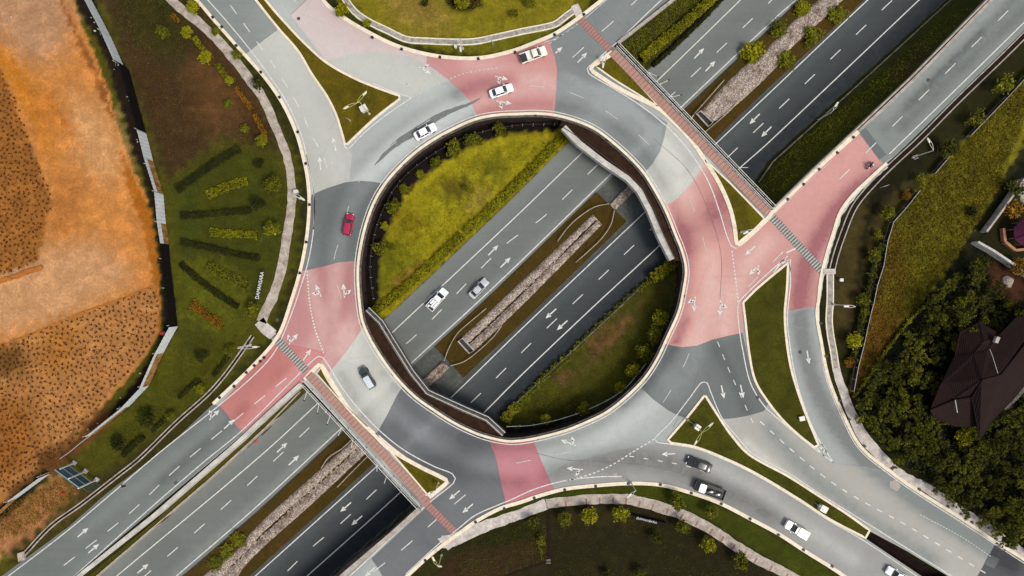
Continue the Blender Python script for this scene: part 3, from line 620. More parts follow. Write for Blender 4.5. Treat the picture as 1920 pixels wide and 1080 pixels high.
# ------------------------------------------------------------------ kerbs, islands, grass on them
def kerb(pts, w=.7, off=0, closed=False, mat='kerb', sm=True, z=.16, lo=-.1): return ribbon('kerb', pts, w, lo, z, M[mat], kind='structure', closed=closed, off=off, pz=0, sm=sm)
kerb([(150,-220),(369,0),(400,36),(444,86),(497,146),(530,194),(556,250),(570,300),(577,335),(580,381),(576,440),(565,500),(547,562),(522,629),(480,680),(400,757)], .6)
kerb([(761,1082),(808,1039),(863,998),(891,978),(938,953),(980,940),(1002,932),(1057,917),(1118,910),(1182,906),(1238,909),(1293,923),(1349,943),(1404,971),(1460,1001),(1506,1031),(1559,1064),(1590,1085),(1900,1290)], .68)
kerb([(2260,1290),(1920,1049),(1870,1018),(1809,976),(1726,924),(1670,885),(1614,838),(1581,778),(1553,709),(1539,640),(1531,590),(1534,564),(1539,520),(1550,475),(1562,437),(1575,398),(1600,364),(1628,337),(1662,306)], .6)
kerb([(1410,-220),(1129,0),(1090,30),(1043,62),(1010,77),(960,96),(897,109),(824,106),(752,89),(697,64),(635,27),(606,0),(470,-220)], .68)
kerb([(1609,247),(1531,317),(1448,398)], .8, mat='kerb')
kerb([(2080,-220),(1859,0),(1712,150),(1609,247)], .5, mat='concrete')
kerb([tuple(p) for p in ringS[::2]], .45, closed=True, z=.4, off=-.05, lo=-.2)
ribbon('kerb_ring_coping', [tuple(p) for p in ringS[::2]], .2, -.4, .1, M['stained'], kind='structure', closed=True, off=-.5, pz=0)
def island(pts, mat, kw=.42, name='traffic_island'):
    slab(name, pts, -.05, .13, M[mat], kind='structure')
    ribbon('kerb', pts, kw, -.05, .17, M['kerb'], kind='structure', closed=True, pz=0, sm=False)
def sm_corner(segs):
    out = []
    for s_ in segs: out += [tuple(p) for p in smooth(s_, step=7)]
    return out
island(sm_corner([[(310,-220),(480,0),(522,53),(560,97),(585,139),(613,180),(630,214),(640,245),(647,270)], [(652,270),(702,223),(749,186)], [(749,180),(702,163),(660,145),(613,118),(574,84),(535,43),(502,5),(330,-220)]]), 'g_isl1')
island(sm_corner([[(1474,495),(1420,540),(1394,566)], [(1393,568),(1397,601),(1404,660),(1415,712),(1438,751),(1467,787),(1500,818),(1526,838)], [(1534,834),(1505,762),(1484,696),(1474,637),(1471,587),(1475,540),(1477,497)]]), 'g_isl')
island(sm_corner([[(1320,742),(1290,780),(1252,824)], [(1258,830),(1304,838),(1363,861),(1418,888),(1498,936),(1553,972),(1622,1008)], [(1630,994),(1587,963),(1531,927),(1476,892),(1404,852),(1371,816),(1349,784),(1323,743)]]), 'g_isl')
island(sm_corner([[(1116,124),(1154,151),(1188,172),(1232,199),(1226,190),(1180,140),(1148,104)]]), 'g_tri', .3)
island(sm_corner([[(1322,300),(1349,345),(1368,389),(1377,426),(1380,455)], [(1386,453),(1420,424),(1432,410)], [(1425,402),(1370,345)]]), 'g_tri', .3)
island(sm_corner([[(602,690),(620,722),(650,760),(690,800),(640,752),(594,700)]]), 'g_tri', .2)
island(sm_corner([[(705,812),(740,842),(786,874),(838,900)], [(836,904),(806,930)], [(800,925),(760,878),(712,822)]]), 'g_tri', .3)
# broad cream kerbs round the bridge triangles
kerb([(1148,98),(1112,122),(1108,130),(1127,145),(1171,172),(1232,202),(1260,226),(1293,260),(1321,300),(1349,345),(1368,389),(1377,426),(1381,456),(1387,458),(1435,414),(1448,398)], .75)
kerb([(571,712),(598,684),(604,686),(627,724),(658,771),(700,812),(730,841),(786,874),(836,899),(838,904),(805,932)], .75)

# ------------------------------------------------------------------ road markings
ZM = ZR+.034
mk = MB(); mw = MB(); mh = MB()
def line(pts, w=.17, mb=None, z=None, **k): ribbon_mb(mb or mk, pts, w, None, ZM if z is None else z, pz=z if z is not None else 0, **k)
def dash(pts, on=2.75, period=7., w=.15, mb=None, z=None, phase=0.):
    q = smooth(pts, step=2); kk = 10/( (H-(z or 0))/H ); d = np.r_[0, np.cumsum(np.hypot(*np.diff(q, axis=0).T))]/kk
    s0 = phase
    while s0+on < d[-1]:
        u = np.linspace(s0, s0+on, 4); line(np.stack([np.interp(u, d, q[:,0]), np.interp(u, d, q[:,1])], 1), w, mb, z, sm=False); s0 += period
W_ = mk
line([(385,-5),(420,34),(468,92),(505,142),(538,192),(564,250),(577,300),(586,340),(590,381),(588,430),(578,490),(560,550),(540,606),(515,660),(480,700),(411,760),(300,848),(203,931),(128,994),(17,1079),(-200,1240)], .18)
line([(588,430),(590,381),(583,330),(574,290)], .2)
line([(608,671),(598,668),(580,682),(455,806),(380,868),(285,950),(139,1080),(-60,1250)], .18)
line([(606,671),(613,680),(641,726),(674,768),(716,811),(758,844),(813,874),(848,888),(854,897),(850,906),(802,945),(658,1078),(500,1220)], .2)
line([(761,1076),(820,1022),(863,988),(891,966),(938,945),(960,936),(1002,917),(1060,901),(1120,894),(1166,893)], .2)
line([(1412,0),(1254,-10),(1240,0),(1154,82),(1112,118),(1101,129),(1104,138),(1154,168),(1202,199),(1249,236),(1279,267),(1304,300),(1330,345),(1350,400),(1362,440),(1372,462),(1380,466),(1400,446),(1560,300)][1:17], .2)
line([(1560,300),(1380,468)][::-1], .05)
line([(772,183),(716,222),(680,252),(658,275),(652,280),(647,276),(638,240),(626,205),(604,160)], .18)
line([(772,183),(745,175),(700,157)], .16)
line([(1320,716),(1326,718),(1332,734),(1354,784),(1388,826),(1410,850),(1480,888),(1531,922),(1587,957),(1640,990),(1726,1044),(1790,1084),(1900,1160)], .18)
line([(1320,716),(1314,718),(1290,750),(1257,792),(1227,823),(1232,829),(1252,832)], .18)
line([(1252,832),(1304,841),(1363,864),(1418,891),(1498,939),(1553,975),(1620,1014),(1728,1086)], .16)
line([(1477,480),(1440,512),(1400,550),(1385,568),(1384,600),(1393,659),(1407,718),(1432,760),(1460,786),(1510,828),(1562,867)], .2)
line([(1480,492),(1482,530),(1479,560),(1476,600),(1480,640),(1489,696),(1506,757),(1530,815),(1562,867)], .2)
line([(1920,42),(1800,160),(1667,289)], .2); line([(2200,-240),(1920,42)], .2)
line([(1525,600),(1535,570),(1537,640),(1548,707),(1576,778),(1609,840),(1665,888),(1722,928),(1805,981),(1920,1056)][1:], .16)
line([(1663,312),(1630,341),(1603,368),(1578,402),(1565,440),(1553,478),(1543,520),(1537,560)], .4, mb=mw, jag=.12)
line([tuple(p) for p in ringS[::3]], .16, closed=True, off=.62)
# edge line by bridges (N and NE)
line([(1020,80),(1043,72),(1090,40),(1135,2),(1400,-210)], .14, mb=mw)
# dashes at ground level
dash([(432,10),(470,62),(510,118),(540,165),(568,215),(585,255),(605,290),(615,320)], 2.0, 4.2, w=.16)
dash([(545,-5),(590,35),(620,68),(650,92),(675,105),(720,122),(770,140),(820,152)], 1.8, 3.6, w=.15, mb=mw)
dash([(1205,-10),(1150,40),(1110,75),(1060,120),(1030,145)], 2.9, 7.4, w=.16)
dash([(1890,20),(1800,110),(1590,320),(1540,370)], 2.75, 7.0, w=.16)
dash([(1470,470),(1380,560)], 2.6, 6.6, w=.14, phase=.3)
dash([(628,352),(622,300)][::-1], 2.2, 4, w=.14, mb=mw)
dash([(640,560),(625,500),(640,440),(668,350),(720,285),(790,235),(850,200),(930,168),(1010,162),(1090,182),(1160,225),(1220,275),(1290,370),(1310,420),(1325,480),(1330,550),(1310,610),(1280,690),(1230,770),(1170,810),(1110,835),(1030,855),(960,870)], 2.8, 7.6, w=.13, mb=mw)
dash([(120,1060),(240,965),(330,880),(450,780),(560,690)], 2.6, 5.2, w=.16)
dash([(155,1025),(230,965),(300,905),(420,805),(440,795)], 2.4, 5.0, w=.001)
dash([(700,1072),(760,1025),(840,955),(900,905)], 2.8, 6.6, w=.16)
dash([(1425,790),(1480,840),(1540,890),(1600,930),(1700,985),(1840,1070),(1960,1140)], 1.1, 2.5, w=.2)
dash([(1725,965),(1800,1005),(1860,1045)], .35, .6, w=.12)
dash([(1345,640),(1365,690),(1390,745),(1415,800)], 1.1, 2.6, w=.14)
dash([(1180,855),(1280,872),(1340,890)], .9, 2.7, w=.16)
# give-way dashes
dash([(576,508),(581,570),(592,620),(608,664)], .32, .62, w=.26)
dash([(772,183),(800,168),(840,150),(870,138),(940,126)], .4, .8, w=.2, mb=mw)
dash([(1372,470),(1376,500),(1381,540),(1384,568)], .38, .72, w=.24)
dash([(1227,823),(1190,845),(1150,870),(1110,888),(1060,902)], .5, .85, w=.22)
dash([(1030,82),(1090,40)], .6, 1.1, w=.14)
# chevrons
for a in ([(1450,512),(1470,484),(1478,494)], [(1466,494),(1482,486),(1480,510)], [(1474,474),(1500,462)], [(1536,838),(1550,848),(1544,836)], [(1528,836),(1546,856),(1540,832)]):
    line(a, .3, sm=False)
# sunken highway lines
ZMh = Zh+.008
line([(-150,1390),(219,1080),(480,862),(597,755),(734,625),(960,413),(1096,282),(1234,150),(1388,0),(1720,-330)], .2, mh, ZMh)
line([(-50,1410),(331,1080),(480,951),(641,802),(770,682),(924,540),(1152,320),(1278,200),(1460,28),(1492,0),(1830,-330)], .2, mh, ZMh)
line([(200,1330),(480,1079),(708,873),(844,747),(960,634),(1027,570),(1213,394),(1343,269),(1420,196),(1627,0),(1960,-310)], .2, mh, ZMh)
line([(250,1370),(577,1079),(754,920),(905,776),(980,701),(1118,570),(1238,459),(1385,317),(1438,270),(1723,0),(2070,-330)], .2, mh, ZMh)
dash([(260,1090),(420,950),(550,830),(700,690),(775,633),(944,462),(1021,405),(1112,317),(1300,140),(1447,0),(1600,-150)], 2.75, 7.0, .17, mh, ZMh, phase=.5)
dash([(480,1130),(583,1028),(636,984),(685,938),(830,800),(885,753),(983,656),(1033,608),(1130,517),(1178,470),(1380,280),(1427,235),(1477,188),(1525,142),(1628,43),(1700,-25)], 2.75, 7.0, .17, mh, ZMh, phase=1.8)
# arrows
def arrow(x, y, ang, L=32, kind='S', mb=None, z=None, s=1.):
    """ang: picture direction in degrees, 0 = right, 90 = up"""
    mb = mb or mk; zz = ZM+.002 if z is None else z+.002; pz = 0 if z is None else z
    a = R(ang); u = np.array([math.cos(a), -math.sin(a)]); v = np.array([u[1], -u[0]])
    def poly(ps):
        q = [np.array([x, y])+u*p[0]+v*p[1] for p in ps]; w = Pn(q, pz); mb.add([(*k, zz) for k in w], [tuple(range(len(w)))])
    def head(b, d, hl=11., hw=4.6):
        d = np.array(d)/np.hypot(*d); n = np.array([-d[1], d[0]]); b = np.array(b); poly([b+n*hw, b-n*hw, b+d*hl])
    h = L/2
    if kind == 'S':
        poly([(-h,-1.1),(-h,1.1),(h-10,1.3),(h-10,-1.3)]); head((h-11,0),(1,0))
    else:
        sd = 1 if 'L' in kind else -1
        poly([(-h,-1.1),(-h,1.1),(h-9,1.2),(h-9,-1.2)]); head((h-10,0),(1,0))
        poly([(-h+3,0),(-h+6,0),(-h+12,sd*7),(-h+9,sd*8)]); head((-h+8.5,sd*6),(.55,sd*.84), 9, 4.2)
# straight ones
for a in ((600,306,96),(627,270,104),(1092,108,47),(1048,94,42),(1406,470,222),(1325,920,0),(1253,851,183),(1391,734,282)):
    if a[0] != 1325: arrow(*a, L=26 if a[0] != 1048 else 18)
for a in ((852,928,220),(877,953,220),(1355,735,282),(1515,670,280),(430,795,42),(156,998,40),(176,1028,40),(694,1072,222),(576,665,55)): arrow(*a, L=26)
arrow(761,157,-17,26,'S',mw)
for a in ((597,545,115,24,'L'),(645,545,95,26,'R'),(550,636,50,26,'L'),(402,778,45,26,'L'),(945,192,-10,28,'R'),(940,146,-15,24,'R'),(797,132,-30,24,'L'),(1302,570,265,28,'R'),(1350,578,268,28,'L'),(1414,506,222,26,'L'),(1066,830,160,30,'R'),(1078,879,175,30,'L')):
    arrow(*a)
for a in ((925,469,45),(948,492,45),(1311,100,46),(1332,124,46),(529,839,43),(551,863,43),(268,1066,40)): arrow(*a, L=27, mb=mh, z=ZMh)
for a in ((1033,588,222),(1054,610,222),(1415,223,225),(1437,247,225),(648,951,221),(669,976,221)): arrow(*a, L=27, mb=mh, z=ZMh)
mk.build('road_marking', M['white'], kind='structure'); mw.build('road_marking_worn', M['white_worn'], kind='structure'); mh.build('road_marking_highway', M['white'], kind='structure')
# raised crossings: striped bands
def striped(p, q, w, n, ma, mb_, name):
    a, b = np.array(p, float), np.array(q, float); m1 = MB(); m2 = MB()
    ribbon_mb(m1, [p, q], w, None, ZR+.042, pz=0, sm=False); m1.build(name, M[ma], kind='structure')
    d = (b-a)/n
    for i in range(n): ribbon_mb(m2, [a+d*(i+.05), a+d*(i+.5)], w*.97, None, ZR+.046, pz=0, sm=False)
    m2.build(name+'_stripes', M[mb_], kind='structure')
striped((511,628),(574,695), 1.5, 17, 'cross_d', 'cross_w', 'crossing'); striped((1443,402),(1541,508), 1.5, 26, 'cross_d', 'cross_w', 'crossing')
striped((1086,34),(1144,94), 1.4, 14, 'brick_line', 'stripe_red', 'crossing'); striped((800,945),(851,996), 1.4, 12, 'brick_line', 'stripe_red', 'crossing')

# ------------------------------------------------------------------ bridges
def bridge(inner, outer, label, rails, name='road_bridge'):
    root = empty(name, P(*inner[len(inner)//2], -1), 0, label, 'bridge', 'bridges carrying the roundabout')
    def ch(o):
        o.parent = root; o.matrix_parent_inverse = root.matrix_basis.inverted(); return o
    ch(slab('deck', list(inner)+list(outer)[::-1], -1.6, -.34, M['soil'])); return root, ch
nb, chn = bridge([(1050,236),(1066,244),(1132,306),(1177,334),(1199,356),(1218,392),(1238,442),(1262,488),(1300,490)], [(1105,100),(1160,95),(1440,400),(1440,440)], 'north east bridge with pale crumbling edge beam and brown soil strip', None)
sb, chs = bridge([(665,590),(688,582),(713,604),(738,648),(769,698),(799,737),(869,768),(913,787),(944,815),(940,850)], [(560,700),(570,716),(780,950),(830,940)], 'south west bridge with dark stained edge beam and brown soil strip', None)
chn(ribbon('edge_beam', [(1057,238),(1085,268),(1132,304),(1177,334),(1199,358),(1218,394),(1238,442),(1260,487)], 1.05, -1.8, -.1, M['wallcon'], sm=False, jag=.06))
chn(ribbon('parapet_rail', [(1056,238),(1092,262),(1140,298),(1184,330),(1206,354),(1225,390),(1245,440),(1266,484)], .1, .35, .45, M['black'], sm=False))
chs(ribbon('edge_beam', [(688,580),(713,604),(740,648),(771,698),(801,736),(869,767),(913,786),(944,815)], 1.05, -1.8, -.1, M['stained'], sm=False, jag=.08))
for of, m_ in ((-.25,'steel'),(.15,'black'),(.5,'steel')):
    chs(ribbon('pipe', [(688,580),(713,604),(740,648),(771,698),(801,736),(869,767),(913,786),(944,815)], .12, -.05, .12, M[m_], sm=False, off=of))
# inner edge walls of the ring (where it stands on ground)
def ringwall(p, q, nm, lab):
    pts = ring_between(p, q); o = ribbon(nm, pts[::2]+[pts[-1]], .4, -7, -.25, M['darkcon'], sm=False, pz=0, off=-.15)
    return tag(o, lab, 'retaining wall')
ringwall((688,585),(1050,222), 'retaining_wall', 'dark curved retaining wall above the bright lawn inside the roundabout')
ringwall((1276,478),(944,826), 'retaining_wall', 'dark curved retaining wall beside the shaded lawn inside the roundabout')
for r_ in (([(700,560),(694,500),(702,440),(722,385),(750,340),(800,297),(870,258),(960,236),(1040,232)], 'dark steel railing at the foot of the wall above the bright lawn'),
           ([(1274,540),(1262,600),(1240,645),(1205,690),(1170,730),(1120,760),(1060,783),(1000,797),(950,800)], 'thin pale railing along the edge of the shaded lawn')):
    ro = empty('railing', P(*r_[0][4], -4.5), 0, r_[1], 'railing'); mi = ro.matrix_basis.inverted()
    pos = smooth(r_[0], step=18)
    for zz in (-3.9, -3.4):
        o = ribbon('rail', r_[0], .1, zz, zz+.08, M['rail' if 'pale' in r_[1] else 'black']); o.parent = ro; o.matrix_parent_inverse = mi
    for p in pos:
        m = MB(); q = P(*p, -4); m.box((q[0], q[1], -4.4), (.08,.08,2.0)); o = m.build('post', M['steel']); o.parent = ro; o.matrix_parent_inverse = mi
# brick footpaths across the bridges
def footpath(p, q, w, nm):
    a, b = np.array(p, float), np.array(q, float); L = np.hypot(*(b-a))/10
    ribbon(nm, [p, q], w, -.2, .2, M['brick'], kind='structure', sm=False, pz=0); m = MB(); n = int(L/.8); d = (b-a)/n
    for i in range(n): ribbon_mb(m, [a+d*(i+.1), a+d*(i+.28)], w*.92, None, .206, pz=0, sm=False)
    m.build(nm+'_bands', M['brick_line'], kind='structure')
footpath((1147,97),(1441,399), 1.65, 'footpath'); footpath((579,702),(804,943), 1.65, 'footpath')
# steel guard frames outside the footpaths
def guard(p, q, side, label, brk, w0=.55):
    a, b = np.array(p, float), np.array(q, float); root = empty('guard_frame', P(*(a+b)/2, .2), 0, label, 'guard rail', 'steel guard frames along the bridge footpaths'); mi = root.matrix_basis.inverted()
    def ch(o): o.parent = root; o.matrix_parent_inverse = mi
    for of, z0, z1, ww, m_ in ((side*.35,.2,.32,.1,'rail'),(side*.35,1.0,1.08,.1,'rail'),(side*1.25,-.5,-.3,.1,'rail'),(side*1.25,.55,.66,.1,'rail'),(side*.8,-.75,-.6,1.0,'hoard_k')):
        ch(ribbon('rail' if m_ == 'rail' else 'dark_gap_plate', [p, q], ww, z0, z1, M[m_], sm=False, off=of, pz=0))  # black plate added as the darkness of the open gap between the rails
    n = int(np.hypot(*(b-a))/24); wp, wq = Pn([p, q]); d = (wq-wp)/np.hypot(*(wq-wp)); nn = np.array([-d[1], d[0]])
    for i in range(n+1):
        c = wp+(wq-wp)*i/n; g = c+nn*side*.8; m = MB(); m.box((g[0], g[1], -.4), (.1, 1.0, .1), math.atan2(d[1], d[0])); ch(m.build('crossbar', M['black']))
        for o_, h0 in ((.35, .65), (1.25, .05)): k = c+nn*side*o_; ml = MB(); ml.box((k[0], k[1], h0-.1), (.08,.08,1.0)); ch(ml.build('post', M['black']))
    for (x0,y0,x1,y1) in brk:
        m = MB(); s_ = P(x0,y0,-.6); t_ = P(x1,y1,-.3); m.tube([s_, t_], .055); m.box((s_[0], s_[1], -.6), (.2,.2,.3)); o = m.build('bracket', M['rail']); ch(o)
        m = MB(); m.box((t_[0], t_[1], -.3), (.28,.22,.16)); h_ = m.build('lamp_head', M['black']); h_.parent = o; 
guard((1152,92),(1444,396), 1, 'white and black steel guard frame beside the north east brick footpath', [(1218,137,1234,144),(1238,158,1254,150),(1259,182,1277,178),(1385,314,1404,314),(1296,222,1302,214)])
guard((573,710),(792,944), -1, 'white and black steel guard frame beside the south west brick footpath', [(576,734,570,751),(598,755,595,775),(619,779,613,796),(641,801,634,818),(661,825,658,842),(706,868,707,886),(725,893,720,908)])
# walls beside the sunken road
def wall(pts, w, z0, z1, mat, lab, cap=None, cat='retaining wall', nm='retaining_wall', pz=0, sm=False):
    o = ribbon(nm, pts, w, z0, z1, M[mat], pz=pz, sm=sm); tag(o, lab, cat)
    if cap:
        c = ribbon('coping', pts, w*1.05, z1, z1+.12, M[cap], pz=pz, sm=sm); c.parent = o
    return o
wall([(566,719),(500,779),(446,830),(290,966),(136,1090),(-190,1370)], .75, -7, .25, 'wallcon', 'long white retaining wall between the slip road and the sunken highway', 'wallcon')
ribbon('verge', [(572,728),(500,795),(440,850),(300,975),(170,1082),(-150,1350)], .9, -6.6, -3.2, M['g_strip'], kind='structure', sm=False, pz=-4)
ribbon('kerb', [(566,733),(500,801),(400,893),(250,1022),(180,1082),(-140,1360)], .22, -6.6, -3.0, M['concrete'], kind='structure', sm=False, pz=-4)
wall([(787,953),(735,1000),(650,1072),(335,1355)], .8, -7, .3, 'stained', 'stained grey retaining wall along the south service road', 'concrete')
wall([(1158,82),(1205,45),(1262,0),(1540,-222)], .5, -5, .35, 'concrete', 'low concrete parapet beside the north service road', 'concrete')
wall([(1448,392),(1531,311),(1606,241),(1708,144),(1854,-4),(2070,-220)], .3, -2, .35, 'concrete', 'long low parapet beside the north east slip road', 'concrete')
wall([(1420,343),(1446,305),(1600,166),(1778,3),(2100,-290)], .25, ZF-.2, ZF+.9, 'stained', 'low dark drain wall along the right edge of the sunken highway', None, pz=ZF, nm='drain_wall')
wall([(1195,543),(1165,572),(962,760),(942,788)], .25, ZF-.2, ZF+.9, 'stained', 'low dark wall between highway and shaded lawn', None, pz=ZF, nm='drain_wall')
# drains with two pale edges
def drain(pts, lab, w=.45, z=.12, mat='concrete'):
    root = empty('open_drain', P(*pts[len(pts)//2]), 0, lab, 'drain'); mi = root.matrix_basis.inverted()
    for nm, of, ww, z1, m_ in (('edge', w, .2, z, mat), ('edge', -w, .2, z, mat), ('channel', 0, w*2-.18, .03, 'drain_mud')):
        o = ribbon(nm, pts, ww, -.3, z1, M[m_], off=of, pz=0); o.parent = root; o.matrix_parent_inverse = mi
drain([(474,630),(444,673),(417,709),(389,740),(333,790),(261,860),(222,891),(194,913),(150,947),(97,985),(44,1041)], 'narrow concrete drain following the slip road from path to lower left', .3, mat='path_pink')
drain([(2010,-30),(1920,67),(1792,192),(1723,262),(1664,317),(1616,368),(1598,395),(1581,437),(1567,478),(1560,506)], 'open concrete drain along the outside of the north east slip road', .5)
o = slab('drain_chamber', [(32,1038),(44,1034),(46,1050),(34,1054)], -.3, .35, M['path_pink']); tag(o, 'small pink concrete chamber at the lower left end of the drain', 'drain chamber')
def box_drain(pts, lab):
    root = empty('drain_pit', P(*pts[0], ZF), 0, lab, 'drain pit'); mi = root.matrix_basis.inverted()
    o = ribbon('rim', pts, .28, ZF, ZF+.75, M['concrete'], closed=True, sm=False); o.parent = root; o.matrix_parent_inverse = mi
    o = slab('opening', pts, ZF, ZF+.2, M['black']); o.parent = root; o.matrix_parent_inverse = mi
box_drain([(859,640),(867,634),(889,657),(880,663)], 'concrete rimmed black pit at the lower end of the roundabout median'); box_drain([(1306,213),(1314,208),(1337,229),(1328,237)], 'concrete rimmed black pit at the end of the north east median')
for q, lab in (([(1142,382),(1115,388),(1082,410),(1062,430),(1046,452)], 'thin curved cable guard left of the stone strip by the north east bridge'), ([(1152,395),(1146,420),(1130,445),(1110,465),(1080,492)], 'thin curved cable guard right of the stone strip by the north east bridge'),
               ([(833,676),(842,652),(858,625),(880,605),(912,578)], 'thin curved cable guard left of the black pit by the south west bridge'), ([(845,686),(870,678),(895,660),(925,632),(940,612)], 'thin curved cable guard right of the black pit by the south west bridge'),
               ([(662,822),(640,842),(616,858),(602,878)], 'short bent cable guard left of the south west stone strip'), ([(690,855),(660,885),(632,914)], 'straight cable guard right of the south west stone strip'),
               ([(1300,216),(1330,182),(1358,150)], 'straight cable guard left of the north east pit'), ([(1322,248),(1368,208),(1388,186)], 'bent cable guard right of the north east pit')):
    ro = empty('cable_guard', P(*q[1], ZF), 0, lab, 'cable guard', 'cable guards in the median'); mi = ro.matrix_basis.inverted()
    o = ribbon('cable', q, .13, ZF+.75, ZF+.85, M['concrete']); o.parent = ro; o.matrix_parent_inverse = mi
    for p in smooth(q, step=14)[::2]:
        m = MB(); w = P(*p, ZF+.8); m.box((w[0], w[1], ZF+.4), (.1,.1,.8)); o = m.build('post', M['steel']); o.parent = ro; o.matrix_parent_inverse = mi
for q, lab in (([(1184,332),(1192,342),(1198,354)], 'orange stained drain outlet on the north east bridge edge'), ([(787,712),(798,726),(808,735)], 'orange stained drain outlet on the south west bridge edge')):
    tag(ribbon('rusty_outlet', q, .35, -2.0, -.9, M['hoard_r'], pz=-1, sm=False), lab, 'drain outlet')

# ------------------------------------------------------------------ footpaths on the ground
def path(pts, w, mat, edge=None, nm='path', bands=None):
    ribbon(nm, pts, w, -.1, .1, M[mat], kind='structure', pz=0, jag=.1, step=9)
    ww = w if np.isscalar(w) else float(np.mean(w))
    if edge:
        for s in (1, -1): ribbon(nm+'_edging', pts, .22, -.1, .15, M[edge], kind='structure', pz=0, off=s*(ww/2-.1), step=9)
    if bands:
        m = MB(); q = smooth(pts, step=bands[0])
        for i in range(1, len(q)-1, bands[1]):
            d = (q[i+1]-q[i-1])/np.hypot(*(q[i+1]-q[i-1])); n = np.array([-d[1], d[0]])
            ribbon_mb(m, [q[i]+n*bands[2], q[i]+n*bands[3]], .32, None, .106, pz=0, sm=False, jag=.04)
        m.build(nm+'_bands', M['brick_line'], kind='structure')
path([(250,-90),(330,8),(369,39),(411,78),(444,117),(472,155),(493,184),(510,222),(527,262),(540,300),(546,340),(547,381),(541,423),(533,478),(524,520),(511,558),(500,580),(491,604)], [1.9,1.7,1.8,1.5,1.7,1.9], 'path_pink')
path([(486,602),(500,618),(512,628)], 2.0, 'path_white')
path([(590,-90),(645,-5),(665,22),(690,40),(725,57),(762,74),(800,77),(850,79),(890,78),(930,70),(980,59),(1040,46),(1062,30),(1082,16)], 1.25, 'path_gray', 'kerb')
path([(829,1016),(849,1013),(897,991),(952,972),(1024,945)], [2.4,2.2,1.9,2.0], 'path_white')
path([(1024,945),(1060,940),(1099,936),(1174,936),(1224,947),(1279,965),(1335,993),(1377,1022),(1418,1047),(1476,1077),(1700,1220)], [1.7,2.0,1.9,2.0,1.9], 'path_pink', bands=(24, 1, -2, 9))
path([(1556,505),(1556,564),(1554,600),(1557,630),(1562,657),(1567,690)], 1.35, 'path_gray', 'kerb')
path([(1567,690),(1573,712),(1587,751),(1603,790),(1622,824),(1644,848),(1670,876),(1698,896),(1739,916),(1803,960),(1864,998),(1920,1038),(2150,1200)], [1.5,2.0,1.8,1.9,1.3,1.0,1.5], 'path_white')
o = slab('paving_pad', [(1544,504),(1567,504),(1567,514),(1544,514)], -.1, .22, M['path_white'], kind='structure')
o = slab('paving_pad', [(1070,12),(1084,6),(1092,24),(1080,32)], -.1, .22, M['path_white'], kind='structure')
o = slab('paving_pad', [(820,1010),(850,1000),(866,1012),(840,1032)], -.1, .12, M['path_white'], kind='structure')

# ================================================================== OBJECTS
def dup(root, loc=None, rz=None, sc=None, label=None, group=None, cat=None):
    r = root.copy(); col.objects.link(r)
    if loc is not None: r.location = loc
    if rz is not None: r.rotation_euler = (0, 0, rz)
    if sc is not None: r.scale = sc
    tag(r, label, cat, group)
    for ch in list(root.children):
        c = ch.copy(); col.objects.link(c); c.parent = r
        for g in list(ch.children):
            d = g.copy(); col.objects.link(d); d.parent = c
    return r
# ---------------- vehicles (x = forward)
def paint(name, c):
    t = NT(name, .3); t.b.inputs['Coat Weight'].default_value = .5; t.b.inputs['Coat Roughness'].default_value = .12
    return t.out(t.mix(t.ramp(t.noise(6, 3, .6), .4, .8, 0, .12), c, mul(c, .6)))
M['p_white'] = paint('paint_white', (.86,.87,.87)); M['p_cream'] = paint('paint_cream', (.80,.76,.66)); M['p_red'] = paint('paint_red', (.36,.008,.05))
M['p_black'] = paint('paint_black', (.012,.013,.014)); M['p_silver'] = paint('paint_silver', (.42,.44,.45)); M['p_dark'] = paint('paint_dark', (.035,.05,.055))
M['p_lsilver'] = paint('paint_light_silver', (.52,.57,.6))
t = NT('car_glass', .08); t.b.inputs['Coat Weight'].default_value = 1; M['glass'] = t.out((.012,.018,.02))
M['chrome'] = plain('wheel_alloy', (.5,.5,.5), .35, .7); M['lens'] = plain('headlight_lens', (.75,.78,.8), .15); M['tail'] = plain('tail_lens', (.35,.01,.01), .2)
M['seat'] = plain('black_plastic', (.02,.02,.022), .6)
def rrect(x0, x1, hw, z, rx=.35, n=5, taper0=.0, taper1=.0):
    """rounded rectangle ring in the plane z, hw half width; tapers pinch the rear/front ends"""
    out = []
    for cx, cy, a0, tp in ((x1-rx, hw-rx, 0, taper1), (x0+rx, hw-rx, 90, taper0), (x0+rx, -hw+rx, 180, taper0), (x1-rx, -hw+rx, 270, taper1)):
        for i in range(n+1):
            a = R(a0+90*i/n); out.append(Vector((cx+rx*math.cos(a), (cy+rx*math.sin(a))*(1-tp), z)))
    return out
def wheel(root, x, y, r=.32):
    m = MB(); m.tube([(x, y-.1, r), (x, y+.1, r)], r, 16); w = m.build('wheel', M['rubber'], root, smooth=True)
    m = MB(); s = 1 if y > 0 else -1; m.tube([(x, y+s*.09, r), (x, y+s*.115, r)], r*.62, 12); m.build('rim', M['chrome'], w)
